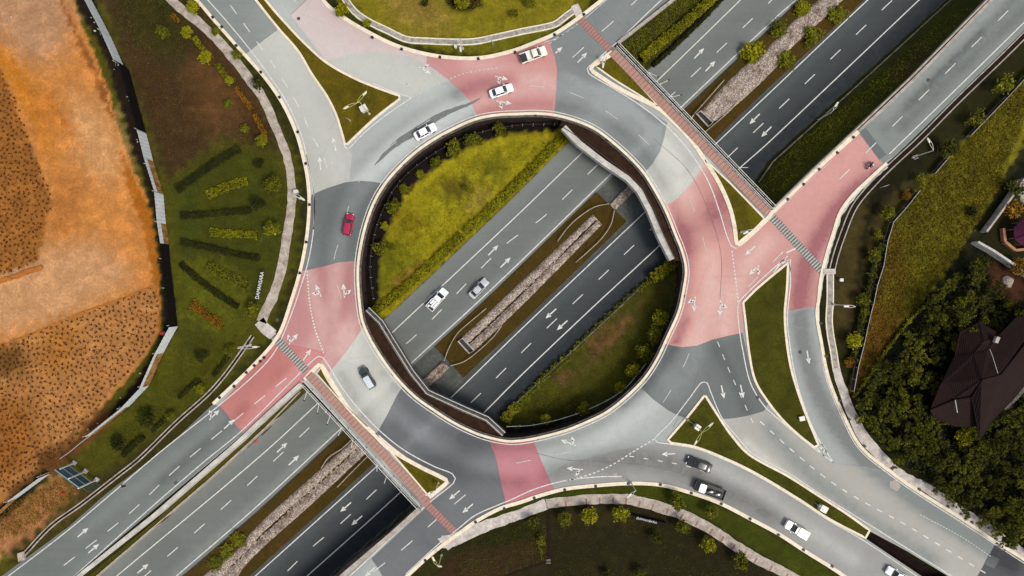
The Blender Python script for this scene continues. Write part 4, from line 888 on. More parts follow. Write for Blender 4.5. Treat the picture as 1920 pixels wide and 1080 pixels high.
def car(loc, head, kind, body, roof=None, label='', cat='car', L=4.5, Wd=1.76, group='vehicles on the roads'):
    hx = head; root = empty({'pickup':'pickup_truck','lorry':'pickup_truck','van':'van'}.get(kind, 'parked_car') if kind in ('pickup','lorry','van') else 'car', loc, math.atan2(-hx[1], hx[0]), label, cat, group)
    hw = Wd/2; x0, x1 = -L/2, L/2; B = M[body]; Rf = M[roof or body]
    if kind in ('sedan', 'hatch', 'suv'):
        bt = 1.0 if kind == 'suv' else .86; rt = 1.66 if kind == 'suv' else 1.43
        rings = []
        for z, ins, tw in ((.22,.10,.06),(.32,.02,.03),(.55,.0,.02),(.74,.02,.03),(bt-.05,.07,.05),(bt,.14,.07)):
            rings.append(rrect(x0+ins*.8, x1-ins*1.1, hw-ins*.55, z, .42, 6, tw, tw+.05))
        # slope the bonnet and boot a little
        for r in rings:
            for v in r:
                if v.x > L*.22 and v.z > .7: v.z -= (v.x-L*.22)*.12
                if v.x < -L*.36 and v.z > .7: v.z -= (-v.x-L*.36)*.10
        m = MB(); m.loft(rings); m.build('body', B, root, smooth=True)
        if kind == 'sedan': gx0, gx1, rx0, rx1 = -L*.375, L*.235, -L*.235, L*.07
        elif kind == 'hatch': gx0, gx1, rx0, rx1 = -L*.47, L*.23, -L*.40, L*.06
        else: gx0, gx1, rx0, rx1 = -L*.48, L*.24, -L*.43, L*.09
        g = MB(); g.loft([rrect(gx0, gx1, hw-.10, bt-.08, .25, 4, .08, .05), rrect(gx0+.02, gx1-.02, hw-.12, bt+.02, .25, 4, .08, .05), rrect((gx0*.3+rx0*.7), (gx1*.3+rx1*.7), hw-.24, rt-.10, .22, 4, .05, .05), rrect(rx0, rx1, hw-.28, rt-.04, .2, 4, .05, .05)])
        g.build('window_glass', M['glass'], root, smooth=True)
        rf = MB(); rf.loft([rrect(rx0-.04, rx1+.04, hw-.27, rt-.05, .2, 4, .05, .05), rrect(rx0, rx1, hw-.30, rt, .2, 4, .05, .05), rrect(rx0+.15, rx1-.15, hw-.42, rt+.02, .2, 4, .05, .05)])
        rf.build('roof', Rf, root, smooth=True)
        for s in (1, -1):
            for (a, b_) in (((rx1, s*(hw-.3), rt-.02), (gx1-.06, s*(hw-.16), bt)), ((rx0, s*(hw-.3), rt-.02), (gx0+.1, s*(hw-.2), bt)), (((rx0+rx1)/2-.05, s*(hw-.28), rt-.03), ((rx0+rx1)/2-.05, s*(hw-.10), bt))):
                m = MB(); m.tube([a, b_], .05, 6); m.build('pillar', B, root)
        wx = L*.3; mx = gx1-.25
    else:
        cab0, cab1, bt, rt = (-.35, L*.5, .98, 1.68) if kind != 'van' else (-.1, L*.5, .95, 1.7)
        if kind == 'lorry': cab0, cab1, bt, rt = L*.16, L*.5, 1.05, 1.95
        rings = [rrect(cab0 if kind == 'lorry' else x0, x1-i*.9, hw-i*.5, z, .22, 5, .0, .05) for z, i in ((.32,.08),(.45,.0),(.75,.01),(bt-.06,.06),(bt,.13))]
        for r in rings:
            for v in r:
                if kind != 'lorry' and v.x < cab0 and v.z > .76: v.z = .76
        m = MB(); m.loft(rings); m.build('body', B, root, smooth=True)
        gx1 = L*.5-1.15 if kind != 'lorry' else L*.5-.12; rx1 = gx1-.75 if kind != 'lorry' else gx1-.6; rx0 = cab0+.12
        g = MB(); g.loft([rrect(cab0, gx1, hw-.09, bt-.08, .18, 4, 0, .05), rrect(cab0+.02, gx1-.05, hw-.11, bt+.03, .18, 4, 0, .05), rrect(rx0, rx1, hw-.22, rt-.05, .18, 4, 0, .04)]); g.build('window_glass', M['glass'], root, smooth=True)
        rf = MB(); rf.loft([rrect(rx0-.06, rx1+.05, hw-.2, rt-.06, .18, 4, 0, .04), rrect(rx0, rx1, hw-.24, rt, .18, 4, 0, .04)]); rf.build('roof', Rf, root, smooth=True)
        for s in (1, -1):
            for a, b_ in (((rx1, s*(hw-.25), rt-.04), (gx1-.06, s*(hw-.13), bt)), ((rx0, s*(hw-.25), rt-.04), (cab0+.05, s*(hw-.12), bt))): m = MB(); m.tube([a, b_], .055, 6); m.build('pillar', B, root)
        if kind == 'van':   # covered load box
            m = MB(); m.loft([rrect(x0, cab0-.05, hw-.04, .7, .1, 3), rrect(x0+.02, cab0-.05, hw-.05, 1.55, .1, 3), rrect(x0+.08, cab0-.1, hw-.12, 1.66, .1, 3)]); m.build('cargo_cover', Rf, root, smooth=True)
        else:
            b0, b1 = x0, cab0-.1; h0, h1 = .78, 1.12; bed = M['seat'] if kind == 'lorry' or body == 'p_cream' else B
            m = MB(); m.box(((b0+b1)/2, 0, h0), (b1-b0-.06, Wd-.14, .06)); m.build('bed_floor', M['seat'], root)
            for s in (1, -1): m = MB(); m.box(((b0+b1)/2, s*(hw-.05), (h0+h1)/2), (b1-b0, .09, h1-h0+.1)); m.build('bed_side', bed if kind == 'lorry' else B, root, bevel=.02)
            m = MB(); m.box((b0+.04, 0, (h0+h1)/2), (.08, Wd-.1, h1-h0)); m.build('tailgate', bed, root, bevel=.02)
        wx = L*.31; mx = gx1-.25
    for s in (1, -1):
        for q in (wx, -wx): wheel(root, q, s*(hw-.10), .34)
        m = MB(); m.box((mx, s*(hw+.06), bt_(kind)), (.14,.2,.12)); m.build('mirror', B, root, bevel=.03)
        m = MB(); m.box((x1-.13, s*(hw-.36), .62), (.2,.34,.12)); m.build('headlight', M['lens'], root, bevel=.03)
        m = MB(); m.box((x0+.05, s*(hw-.28), .68), (.1,.3,.13)); m.build('tail_light', M['tail'], root, bevel=.02)
    m = MB(); m.box((x0+.02, 0, .5), (.06,.42,.11)); m.build('number_plate', M['p_black'], root)
    return root
def bt_(kind): return {'sedan':.92,'hatch':.94,'suv':1.08,'lorry':1.2}.get(kind, 1.08)
ZC = ZR+.04
car(P(1000,105,ZC), (.94,-.34), 'pickup', 'p_cream', None, 'cream pickup with an empty black load bed on the pink road by the top kerb', 'pickup truck', 5.1, 1.85)
car(P(940,172,ZC), (.94,-.33), 'sedan', 'p_white', None, 'white sedan on the pink paint between the turn arrows', 'car', 4.6)
car(P(798,248,ZC), (.875,-.48), 'sedan', 'p_white', None, 'white sedan on grey asphalt beside the long dark skid mark', 'car', 4.5)
car(P(655,422,ZC), (.17,-.98), 'hatch', 'p_red', None, 'crimson red car driving up the dark patch on the left of the ring', 'car', 4.2, 1.72)
car(P(690,708,ZC), (-.5,-.87), 'suv', 'p_dark', 'p_lsilver', 'dark hatchback with pale silver roof on the light patch at lower left of the ring', 'car', 4.3, 1.78)
ute = car(P(821,561,ZF+.05), (.66,-.75), 'pickup', 'p_white', None, 'white pickup loaded with pale sacks on the sunken highway', 'pickup truck', 5.0, 1.8)
car(P(898,541,ZF+.05), (.69,-.72), 'sedan', 'p_silver', None, 'silver sedan on the sunken highway by the brown median', 'car', 4.6)
car(P(1309,869,ZC), (-.93,-.35), 'sedan', 'p_black', None, 'black sedan approaching below the dark grass island', 'car', 4.9, 1.85)
lorry = car(P(1328,916,ZC), (-.94,-.34), 'lorry', 'p_black', 'p_white', 'black light truck with a white cab roof and open bed hugging the kerb', 'truck', 5.9, 2.0)
car(P(1490,990,ZC), (-.87,-.5), 'van', 'p_cream', 'p_cream', 'cream covered pickup van with a black windscreen in the lower right lane', 'van', 4.5, 1.75)
car(P(1679,1076,ZC), (-.86,-.5), 'sedan', 'p_white', None, 'white car cut off by the bottom edge at lower right', 'car', 4.5)
# loads
def local(root, x, y, z): v = Matrix.Rotation(root.rotation_euler.z, 4, 'Z') @ Vector((x,y,z)); return tuple(v+root.location)
def sack(root, x, y, z, sx, sy, sz, rz, mat, label, group):
    m = MB(); n = 8; rings = []
    for k, (zz, f) in enumerate(((0,.75),(.25,1),(.6,1),(.9,.75),(1,.4))):
        rings.append([Vector((math.copysign(abs(math.cos(a))**.6, math.cos(a))*sx*f/2, math.copysign(abs(math.sin(a))**.6, math.sin(a))*sy*f/2*(1+.1*math.sin(3*a+k)), zz*sz)) for a in [2*math.pi*i/12 for i in range(12)]])
    m.loft(rings); o = m.build('sack', M[mat], smooth=True); o.location = local(root, x, y, z); o.rotation_euler = (0,0,root.rotation_euler.z+rz); tag(o, label, 'sack', group)
k = 0
for x in (-2.1,-1.72,-1.34,-.96,-.62):
    for y in (-.5,-.03,.46):
        k += 1
        if k in (1, 2, 6): continue
        sack(ute, x+random.uniform(-.05,.05), y, .82, .5, .42, .34+random.uniform(0,.15), random.uniform(-.5,.5), 'p_white', 'pale sack heaped in the bed of the white pickup', 'sacks in the pickup bed')
m = MB(); 
def motorcycle(loc, rz, body, label, group=None):
    root = empty('motorcycle', loc, rz, label, 'motorcycle', group)
    for x in (.62, -.62):
        m = MB(); c = Vector((x,0,.3)); n = 18
        for i in range(n):
            a, b = 2*math.pi*i/n, 2*math.pi*(i+1)/n
            m.tube([c+Vector((math.cos(a)*.25,0,math.sin(a)*.25)), c+Vector((math.cos(b)*.25,0,math.sin(b)*.25))], .055, 6, cap=False)
        w = m.build('wheel', M['rubber'], root); m = MB(); m.tube([(x,-.05,.3),(x,.05,.3)], .17, 10); m.build('rim', M['chrome'], w)
    m = MB(); m.loft([rrect(-.35,.35,.13,.35,.1,3), rrect(-.4,.4,.17,.55,.12,3), rrect(-.2,.42,.15,.78,.1,3), rrect(.0,.35,.08,.86,.06,3)]); m.build('body', M[body], root, smooth=True)
    m = MB(); m.loft([rrect(-.75,.05,.13,.72,.1,3), rrect(-.72,.02,.12,.82,.1,3)]); m.build('seat', M['seat'], root, smooth=True)
    m = MB(); m.tube([(.4,-.36,1.0),(.5,-.12,.98),(.5,.12,.98),(.4,.36,1.0)], .025); m.build('handlebar', M['black'], root)
    m = MB(); m.tube([(.5,0,.95),(.66,0,.35)], .045); m.build('fork', M['steel'], root)
    m = MB(); m.box((.6,0,.85), (.12,.18,.16)); m.build('headlight', M['lens'], root, bevel=.04)
    return root
for x, y, r_ in ((-.35,.1,.25),(-1.75,.1,.3)):
    motorcycle(local(lorry, x, y, .82), lorry.rotation_euler.z+r_, 'p_white', 'white motorcycle standing in the truck bed '+('behind the cab' if x > -1 else 'by the tailgate'), 'motorcycles in the truck bed')
mr = math.atan2(1, .8)+.0
bike = motorcycle(P(1629,311,ZC), mr+math.pi, 'p_black', 'black motorcycle ridden down the pink slip road near the right kerb')
# rider: one continuous skinned body
def person(root_loc, rz, label):
    v = [(0,0,.88),(-.02,0,1.08),(.02,0,1.30),(.04,0,1.42),(.08,0,1.60),(.0,.17,1.34),(.14,.30,1.14),(.36,.30,1.05),(.0,-.17,1.34),(.14,-.30,1.14),(.36,-.30,1.05),
         (.05,.10,.86),(.36,.19,.74),(.22,.17,.34),(.34,.17,.30),(.05,-.10,.86),(.36,-.19,.74),(.22,-.17,.34),(.34,-.17,.30),(.09,0,1.50)]
    e_ = [(0,1),(1,2),(2,3),(3,19),(19,4),(2,5),(5,6),(6,7),(2,8),(8,9),(9,10),(0,11),(11,12),(12,13),(13,14),(0,15),(15,16),(16,17),(17,18)]
    rad = [.15,.14,.16,.08,.11,.08,.055,.04,.08,.055,.04,.10,.085,.055,.05,.10,.085,.055,.05,.07]
    me = bpy.data.meshes.new('person'); me.from_pydata(v, e_, []); bm = bmesh.new(); bm.from_mesh(me); ly = bm.verts.layers.skin.verify(); bm.verts.ensure_lookup_table()
    for i, r_ in enumerate(rad): bm.verts[i][ly].radius = (r_, r_)
    bm.verts[0][ly].use_root = True; bm.to_mesh(me); bm.free()
    o = bpy.data.objects.new('person', me); o.location = root_loc; o.rotation_euler = (0,0,rz); link(o); me.materials.append(M['seat'])
    o.modifiers.new('skin', 'SKIN'); s_ = o.modifiers.new('sub', 'SUBSURF'); s_.levels = 1; s_.render_levels = 2
    tag(o, label, 'person')
    m = MB(); rings = []
    for i in range(7): a = -math.pi/2+math.pi*i/6; rings.append([Vector((.1+.145*math.cos(a)*math.cos(b), .135*math.cos(a)*math.sin(b), 1.63+.15*math.sin(a))) for b in [2*math.pi*j/12 for j in range(12)]])
    m.loft(rings); m.build('helmet', M['p_white'], o, smooth=True)
    m = MB(); m.loft([[Vector((x+c_*math.cos(b), d_*math.sin(b), z)) for b in [2*math.pi*j/12 for j in range(12)]] for x, c_, d_, z in ((0,.17,.19,.92),(-.02,.16,.18,1.1),(0,.17,.23,1.3),(.03,.1,.14,1.42))]); m.build('jacket', M['seat'], o, smooth=True)
person(bike.location, bike.rotation_euler.z, 'rider in dark clothes with a pale helmet bent over the motorcycle')

# ---------------- leaves
def leaf_mesh(name, cen, size, up=.45, mat=None):
    n = len(cen); d = rng.normal(0, 1, (n, 3)); d[:,2] = np.abs(d[:,2])+up; d /= np.linalg.norm(d, axis=1)[:,None]
    a = np.cross(d, rng.normal(0, 1, (n, 3))); a /= np.linalg.norm(a, axis=1)[:,None]; b = np.cross(d, a)
    s = (size*rng.uniform(.6, 1.4, n))[:,None]; V = np.stack([cen-a*s, cen-b*s*.6, cen+a*s, cen+b*s*.6], 1).reshape(-1, 3)
    me = bpy.data.meshes.new(name); me.vertices.add(4*n); me.vertices.foreach_set('co', V.astype(np.float32).ravel())
    me.loops.add(4*n); me.loops.foreach_set('vertex_index', np.arange(4*n, dtype=np.int32)); me.polygons.add(n)
    me.polygons.foreach_set('loop_start', np.arange(0, 4*n, 4, dtype=np.int32)); me.polygons.foreach_set('loop_total', np.full(n, 4, np.int32)); me.update(calc_edges=True)
    if mat: me.materials.append(mat)
    return me
def crown_pts(nc, per, rad, hgt, sig, z0, holes=.0):
    c = rng.normal(0, 1, (nc, 3)); c /= np.linalg.norm(c, axis=1)[:,None]; c[:,2] = np.abs(c[:,2])*.9-.1
    c *= (rng.uniform(.35, 1.0, nc)**.6)[:,None]; sc_ = rng.uniform(.75, 1.2, nc)[:,None]
    c = c*np.array([rad, rad, hgt])*sc_*.85+np.array([0,0,z0])
    p = np.repeat(c, per, 0)+rng.normal(0, sig, (nc*per, 3))*np.array([1,1,.7]); return p
def tree_proto(name, kind, rad, hgt, th, mat, nc, per, sig, leaf):
    crown = bpy.data.objects.new('crown', leaf_mesh('crown', crown_pts(nc, per, rad, hgt, sig, th+hgt*.3), leaf, mat=M[mat]))
    m = MB(); m.tube([(0,0,0),(.05,.03,th*.5),(0,.06,th+hgt*.3)], max(.06, rad*.09), 7, max(.03, rad*.04))
    for i in range(5): a = i*1.26; m.tube([(0,.05,th*.75),(rad*.5*math.cos(a), rad*.5*math.sin(a), th+hgt*.4)], max(.04, rad*.04), 5, .015)
    root = bpy.data.objects.new(name, None); col.objects.link(root); link(crown, root); m.build('trunk', M['trunk'], root)
    return root
PROTO = {}
def proto(kind):
    if kind not in PROTO:
        spec = {'round': (1, .95, .9, 'f_mid', 26, 26, .17, .13), 'bright': (1, .95, .9, 'f_bright', 26, 26, .17, .13), 'dim': (1, .9, .8, 'f_dark', 22, 20, .2, .13), 'loose': (1, .8, .8, 'f_mid', 14, 20, .22, .13),
                'deep': (1, .8, .6, 'f_deep', 24, 24, .2, .14), 'yellow': (1, .8, .8, 'f_yellow', 26, 26, .18, .14), 'orange': (1, .7, .5, 'f_orange', 20, 22, .2, .13), 'bushb': (1, .9, .1, 'f_bright', 26, 26, .17, .13), 'bushd': (1, .9, .1, 'f_mid', 26, 24, .18, .13), 'wild': (1, .75, .8, 'f_mid', 12, 12, .3, .14)}[kind]
        PROTO[kind] = [tree_proto('tree', kind, *spec) for _ in range(2)]
    return PROTO[kind]
def tree(px, py, r, kind, label, zb=0., cat='tree', group=None, name='tree', flat=1.):
    zt = zb+r*.14; c = P(px, py, zt); pr = random.choice(proto(kind)); s = r*.1
    return dup(pr, (c[0], c[1], zb), random.uniform(0, 6.28), (s*1.05, s*1.05, s*1.05*flat), label, group, cat)
G1 = 'small trees in the north west verge'
for a in ((306,60,12,'round','round shrub alone on brown ground near the top left, inside the footpath curve'), (350,60,11,'bright','yellow green shrub left of the footpath in the top left verge'), (305,12,11,'dim','dim shrub at the top edge left of the footpath'),
          (361,12,12,'bright','bright shrub squeezed between footpath and kerb at the top edge'), (386,108,12,'bright','shrub on the left side of the footpath near its upper bend'), (403,58,9,'round','small shrub between footpath and kerb beside the slip road'),
          (444,103,10,'round','second shrub between footpath and kerb beside the slip road'), (428,194,9,'round','small round shrub on brown ground left of the orange hedges'), (458,240,9,'round','small shrub just below the orange hedges'),
          (481,155,12,'dim','dim shrub in the strip right of the footpath'), (430,150,8,'bright','small shrub at the top of the orange hedge row'), (492,264,11,'bright','bright shrub at the lower end of the orange hedge row'),
          (483,306,9,'deep','dark shrub on the lawn right of the long dark hedge'), (481,381,12,'deep','dark round shrub at the right end of the horizontal dark hedge'), (513,345,17,'round','large loose shrub left of the footpath at its rightmost bulge'),
          (508,428,16,'round','large shrub beside the footpath level with the speckled flower bed'), (472,582,14,'round','shrub left of the footpath near the bottom of the flower garden'), (430,659,11,'loose','scrappy shrub above the concrete drain'),
          (375,668,11,'deep','dark bush in the lawn below the red flower bed'), (271,784,15,'deep','dark round bush near the lower hoarding'), (214,834,13,'deep','dark round bush left of the long low hedge'),
          (375,729,9,'bright','small bright shrub beside the lower part of the concrete drain'), (320,782,10,'round','shrub by the low hedge above the slip road')):
    tree(*a, cat='shrub' if a[2] < 14 else 'tree', group=G1)
for a in ((938,244,13,'round','tree nearest the top bridge end in the row on the bright lawn'), (884,262,14,'round','second tree from the top in the row on the bright lawn'), (851,281,16,'round','largest tree in the row on the bright lawn, third from the top'),
          (816,305,12,'round','fourth tree from the top in the row on the bright lawn'), (787,326,8,'bright','smallest round bush in the row on the bright lawn'), (757,354,11,'round','narrow tree half over the dark ditch by the bright lawn'),
          (737,389,16,'round','wide tree on the left rim of the bright lawn'), (721,423,8,'bright','little ball bush on the left rim of the bright lawn'), (710,465,14,'loose','loose pale bush low on the left rim of the bright lawn'),
          (733,462,9,'loose','faint scrub patch right of the loose bush on the bright lawn'), (873,352,7,'loose','dry dim scrub in the middle of the bright lawn')):
    tree(*a, zb=-5.2, group='trees on the bright lawn inside the roundabout')
for a in ((1239,598,15,'bright','topmost tree along the right edge of the shaded lawn'), (1228,626,16,'round','second tree down the right edge of the shaded lawn'), (1208,662,17,'round','biggest tree on the right edge of the shaded lawn'),
          (1186,694,14,'bright','fourth tree down the right edge of the shaded lawn'), (1164,726,11,'bright','small bright tree by the pale railing of the shaded lawn'), (1096,766,14,'round','tree on the lower rim of the shaded lawn'), (1024,787,10,'bright','small bright tree near the bottom tip of the shaded lawn')):
    tree(*a, zb=-5.2, group='trees on the shaded lawn inside the roundabout')
for a in ((1059,972,14,'round','tree below the path just right of the black drain line at the bottom'), (1104,969,15,'bright','second tree below the bottom path'), (1164,963,15,'bright','tree touching the left end of the lettered sign'), (1271,938,15,'round','tree between kerb and striped path below the truck'),
          (1335,961,13,'round','tree between kerb and striped path to the right of the truck'), (1279,987,14,'round','tree below the path right of the lettered sign'), (1229,1009,11,'dim','dim small tree below the lettered sign'), (1329,1021,14,'bright','bright tree on dark ground below the striped path'),
          (1390,1054,15,'round','tree near the bottom edge below the striped path'), (999,980,12,'dim','faint bush left of the black drain line'), (1015,1015,9,'loose','thin scrub climbing the left side of the drain line'), (1200,1076,11,'dim','dim bush at the bottom edge in the middle'), (1140,1080,10,'dim','dim low bush cut by the bottom edge')):
    tree(*a, group='trees below the southern footpath')
for a in ((1887,155,19,'loose','loose tree beside the wire fence at the upper right edge'), (1834,219,17,'loose','loose tree on the wire fence above the tall grass'), (1778,276,17,'dim','dim tree beside the tall street lamp at right'), (1667,398,14,'round','bright tree at the bend of the wire fence'),
          (1728,334,10,'loose','small tree on the fence between the two gaps'), (1703,367,9,'orange','orange tinged bush against the fence'), (1640,481,13,'round','small tree left of the fence above the orange grass'), (1620,562,13,'loose','loose tree left of the fence level with the lamp'),
          (1603,637,14,'bright','bright bush where the fence meets the path'), (1595,680,9,'orange','reddish bush beside the stone path'), (1622,587,10,'loose','pale bush close to the fence under the orange grass'), (1650,440,9,'loose','thin bush right under the fence bend')):
    tree(*a, group='trees along the wire fence')
for a in ((641,18,13,'bright','bright shrub between kerb and footpath at the top'), (688,43,8,'bright','tiny round shrub between kerb and footpath at the top'), (867,6,13,'bright','round tree in the dark mulch ring at the top edge'), (993,4,10,'round','tree on the top lawn left of the arm road'), (965,25,9,'loose','faint scrub on the top lawn'), (797,4,8,'dim','small dim shrub at the top edge of the lawn')):
    tree(*a, group='trees on the top lawn')
for a in ((1420,90,21,'bushb','brightest bush left of the stone strip in the north east median'), (1511,8,16,'bushb','bush on the left of the stone strip at the top edge'), (1467,47,17,'bushd','dim bush left of the stone strip, second from the top'), (1531,62,19,'bushd','square cut bush right of the stone strip'),
          (1579,20,17,'bushd','dim bush right of the stone strip at the top edge'), (1482,108,17,'bushd','low bush right of the stone strip, lowest on that side')):
    tree(*a, zb=-6.3, cat='bush', group='bushes in the north east median', flat=.7)
for a in ((440,1018,15,'bushd','low bush left of the stone strip near the bottom edge'), (418,1040,14,'bushd','second low bush left of the stone strip at the bottom'), (398,1062,14,'bushd','low bush at the bottom edge left of the stone strip')):
    tree(*a, zb=-6.3, cat='bush', group='bushes in the south west median', flat=.5)

# ---------------- hedges and flower beds
def hedge(pts, w, h, mat, label, zb=0., dens=60, leaf=.13, cat='hedge', nm='hedge', ragged=.12, closed=False):
    zt = zb+h*.8; q = Pn(smooth(pts, step=3), zt); d = np.r_[0, np.cumsum(np.hypot(*np.diff(q, axis=0).T))]; L = d[-1]; n = int(L*w*dens*(1+.6*h))
    s = rng.uniform(0, L, n); c = np.stack([np.interp(s, d, q[:,0]), np.interp(s, d, q[:,1])], 1); t_ = np.stack([np.interp(s+.2, d, q[:,0])-np.interp(s-.2, d, q[:,0]), np.interp(s+.2, d, q[:,1])-np.interp(s-.2, d, q[:,1])], 1)
    t_ /= np.linalg.norm(t_, axis=1)[:,None]+1e-6; v = rng.uniform(-1, 1, n); wob = 1+ragged*np.sin(s*2.3)+ragged*np.sin(s*5.1+1); top = h*(1-.25*np.abs(v)**3)*(1+.12*np.sin(s*3.1))
    z = zb+np.where(rng.random(n) < .65, top, top*rng.random(n)); c = c+np.stack([-t_[:,1], t_[:,0]], 1)*(v*wob*w/2)[:,None]
    root = empty(nm, (*q[len(q)//2], zb), 0, label, cat); o = bpy.data.objects.new('foliage', leaf_mesh('foliage', np.c_[c, z], leaf, mat=M[mat])); link(o, root); o.matrix_parent_inverse = root.matrix_basis.inverted()
    m = MB(); ribbon_mb(m, pts, w*.6, zb-.3, zb+h*.6, pz=zt, step=10); k_ = m.build('stems', M['f_deep'], root); k_.matrix_parent_inverse = root.matrix_basis.inverted(); return root
hedge([(1058,256),(1010,306),(960,356),(900,412),(872,436)], 1.9, 1.1, 'f_bright', 'bright clipped hedge between the lawn and the highway, upper half', ZF+.2)
hedge([(868,442),(820,486),(760,540),(704,584)], 1.9, 1.1, 'f_bright', 'bright clipped hedge between the lawn and the highway, lower half', ZF+.2)
hedge([(1268,492),(1240,512),(1200,540),(1130,604),(1070,662)], 1.2, .6, 'f_mid', 'ragged hedge along the shaded lawn, upper half', ZF+.3, dens=34, ragged=.4)
hedge([(1066,668),(1020,708),(970,762),(944,792)], 1.5, .7, 'f_mid', 'ragged hedge along the shaded lawn, lower half', ZF+.3, dens=40, ragged=.3)
hedge([(1264,490),(1244,508),(1222,522)], 2.2, 1.0, 'f_bright', 'bright scrub bursting over the upper tip of the shaded lawn', ZF+1)
hedge([(946,790),(958,772),(972,760)], 2.0, 1.0, 'f_bright', 'bright scrub at the lower tip of the shaded lawn', ZF+.6)
hedge([(1203,110),(1240,78),(1290,38),(1330,2),(1400,-60)], 1.9, 1.0, 'f_bright', 'bright hedge on the grass bank north east of the footpath', -3.5)
hedge([(1226,122),(1262,90),(1316,38),(1356,-4)], .9, .8, 'f_deep', 'thin dark hedge at the foot of the north east bank', ZF+.5)
for pts, w, h, mt, lb in (([(330,356),(372,326),(410,300),(448,277)], 1.6, .7, 'f_deep', 'long dark hedge slanting up at the top of the fan garden'), ([(388,366),(425,350),(464,338)], 1.7, .6, 'f_bright', 'speckled yellow flower bed slanting in the upper fan garden'),
        ([(338,405),(400,400),(470,394)], 1.35, .6, 'f_deep', 'dark level hedge between the two yellow beds'), ([(393,435),(430,438),(482,440)], 1.5, .6, 'f_bright', 'speckled yellow flower bed lying level in the fan garden'),
        ([(338,453),(390,464),(440,476),(486,484)], 1.35, .6, 'f_deep', 'dark hedge sloping gently down under the level bed'), ([(388,496),(410,510),(440,524),(462,536)], 2.0, .6, 'f_mid', 'ragged green and brown flower bed slanting down'),
        ([(338,494),(372,524),(410,552),(446,576)], 1.35, .6, 'f_deep', 'dark hedge slanting steeply down in the fan garden'), ([(358,568),(380,584),(416,612)], 1.7, .5, 'f_orange', 'red brown flower bed at the bottom of the fan garden'),
        ([(441,164),(456,184),(472,206)], .9, .9, 'f_orange', 'upper orange flowering hedge beside the footpath'), ([(477,214),(488,236),(498,256)], .9, .9, 'f_orange', 'lower orange flowering hedge beside the footpath'),
        ([(364,70),(376,88),(392,104)], 1.0, .9, 'f_bright', 'yellow hedge left of the footpath near the top'), ([(406,120),(420,138),(434,156)], 1.0, .9, 'f_mid', 'green hedge between shrubs left of the footpath'),
        ([(322,26),(336,42)], .8, .7, 'f_orange', 'small orange hedge tuft beside the footpath at the top'),
        ([(428,668),(412,690),(398,706)], .8, .8, 'f_deep', 'short dark hedge above the concrete drain, upper one'), ([(372,712),(350,732),(334,748)], .8, .8, 'f_deep', 'short dark hedge above the concrete drain, middle one'),
        ([(310,786),(284,810)], .8, .8, 'f_deep', 'short dark hedge above the concrete drain, lower one'), ([(268,820),(246,838),(228,856)], 1.1, 1.0, 'f_deep', 'long dark hedge near the billboard'),
        ([(1640,300),(1610,380)], .01, .1, 'f_deep', '')):
    if lb: hedge(pts, w, h, mt, lb, 0, 70, .12)
hedge([(1656,456),(1640,500),(1626,560),(1612,620),(1600,680)], 1.2, 1.4, 'f_dark', 'shaggy dark creeper along the left side of the wire fence', 0, 26, .16, ragged=.5)
hedge([(1752,560),(1716,590),(1690,620),(1660,660),(1630,705),(1600,745)], .6, 1.0, 'f_bright', 'golden hedge line between the dry grass and the woods', 0, 50, .14, ragged=.4)
hedge([(1010,1000),(1012,1030),(1018,1050)], .6, .5, 'f_mid', 'narrow strip of creeper along the black drain line', 0, 40, .12)

# ---------------- wood in the lower right, its undergrowth
def scatter(poly, n, mind):
    pa = np.array(poly, float); lo, hi = pa.min(0), pa.max(0); out = []
    while n > 0:
        n -= 1; p = rng.uniform(lo, hi)
        if inpoly([p], pa)[0] and all((p[0]-q[0])**2+(p[1]-q[1])**2 > mind**2 for q in out): out.append(p)
    return out
def big_tree(mat, rad, hgt, th):
    L = 8; lc = np.stack([rng.normal(0, .55, L), rng.normal(0, .55, L), rng.uniform(0, .9, L)], 1)*np.array([rad, rad, hgt]); lr = rng.uniform(.3, .6, L)*rad; P_ = []
    for c_, r_ in zip(lc, lr):
        k_ = rng.normal(0, 1, (12, 3)); k_ /= np.linalg.norm(k_, axis=1)[:,None]; k_[:,2] = np.abs(k_[:,2])*.8; k_ = c_+k_*r_*rng.uniform(.5, 1.1, (12, 1)); P_.append(np.repeat(k_, 30, 0)+rng.normal(0, .17, (360, 3)))
    crown = bpy.data.objects.new('crown', leaf_mesh('crown', np.concatenate(P_)+np.array([0,0,th]), .16, .1, mat=M[mat])); m = MB(); m.tube([(0,0,0),(.1,.05,th*.6),(0,.1,th+.3)], .2, 7, .1)
    for c_ in lc: m.tube([(0,.05,th*.7), Vector(c_)*.8+Vector((0,0,th))], .08, 5, .02)
    root = bpy.data.objects.new('tree', None); col.objects.link(root); link(crown, root); m.build('trunk', M['trunk'], root); return root
M['f_wood'] = foliage('leaves_wood', C(186,182,42), C(74,78,18))
M['f_wood2'] = foliage('leaves_wood_dark', C(152,152,38), C(50,56,16))
BIG = [big_tree('f_wood', 2.6, 2.0, 3.2), big_tree('f_wood2', 2.8, 2.2, 3.4), big_tree('f_wood2', 2.4, 2.0, 3.0), big_tree('f_wood', 2.2, 1.8, 2.6), big_tree('f_wood2', 3.0, 2.0, 3.6)]
WOOD = [(1825,480),(1880,560),(2010,600),(2010,1100),(1900,1010),(1800,945),(1740,900),(1680,862),(1640,800),(1622,745),(1662,690),(1700,636),(1740,580),(1775,530)]
HOUSE = [(1822,636),(1840,612),(1868,630),(1905,605),(1990,610),(1990,700),(1925,720),(1870,780),(1845,800),(1822,790),(1780,786),(1752,768),(1772,720),(1805,680)]
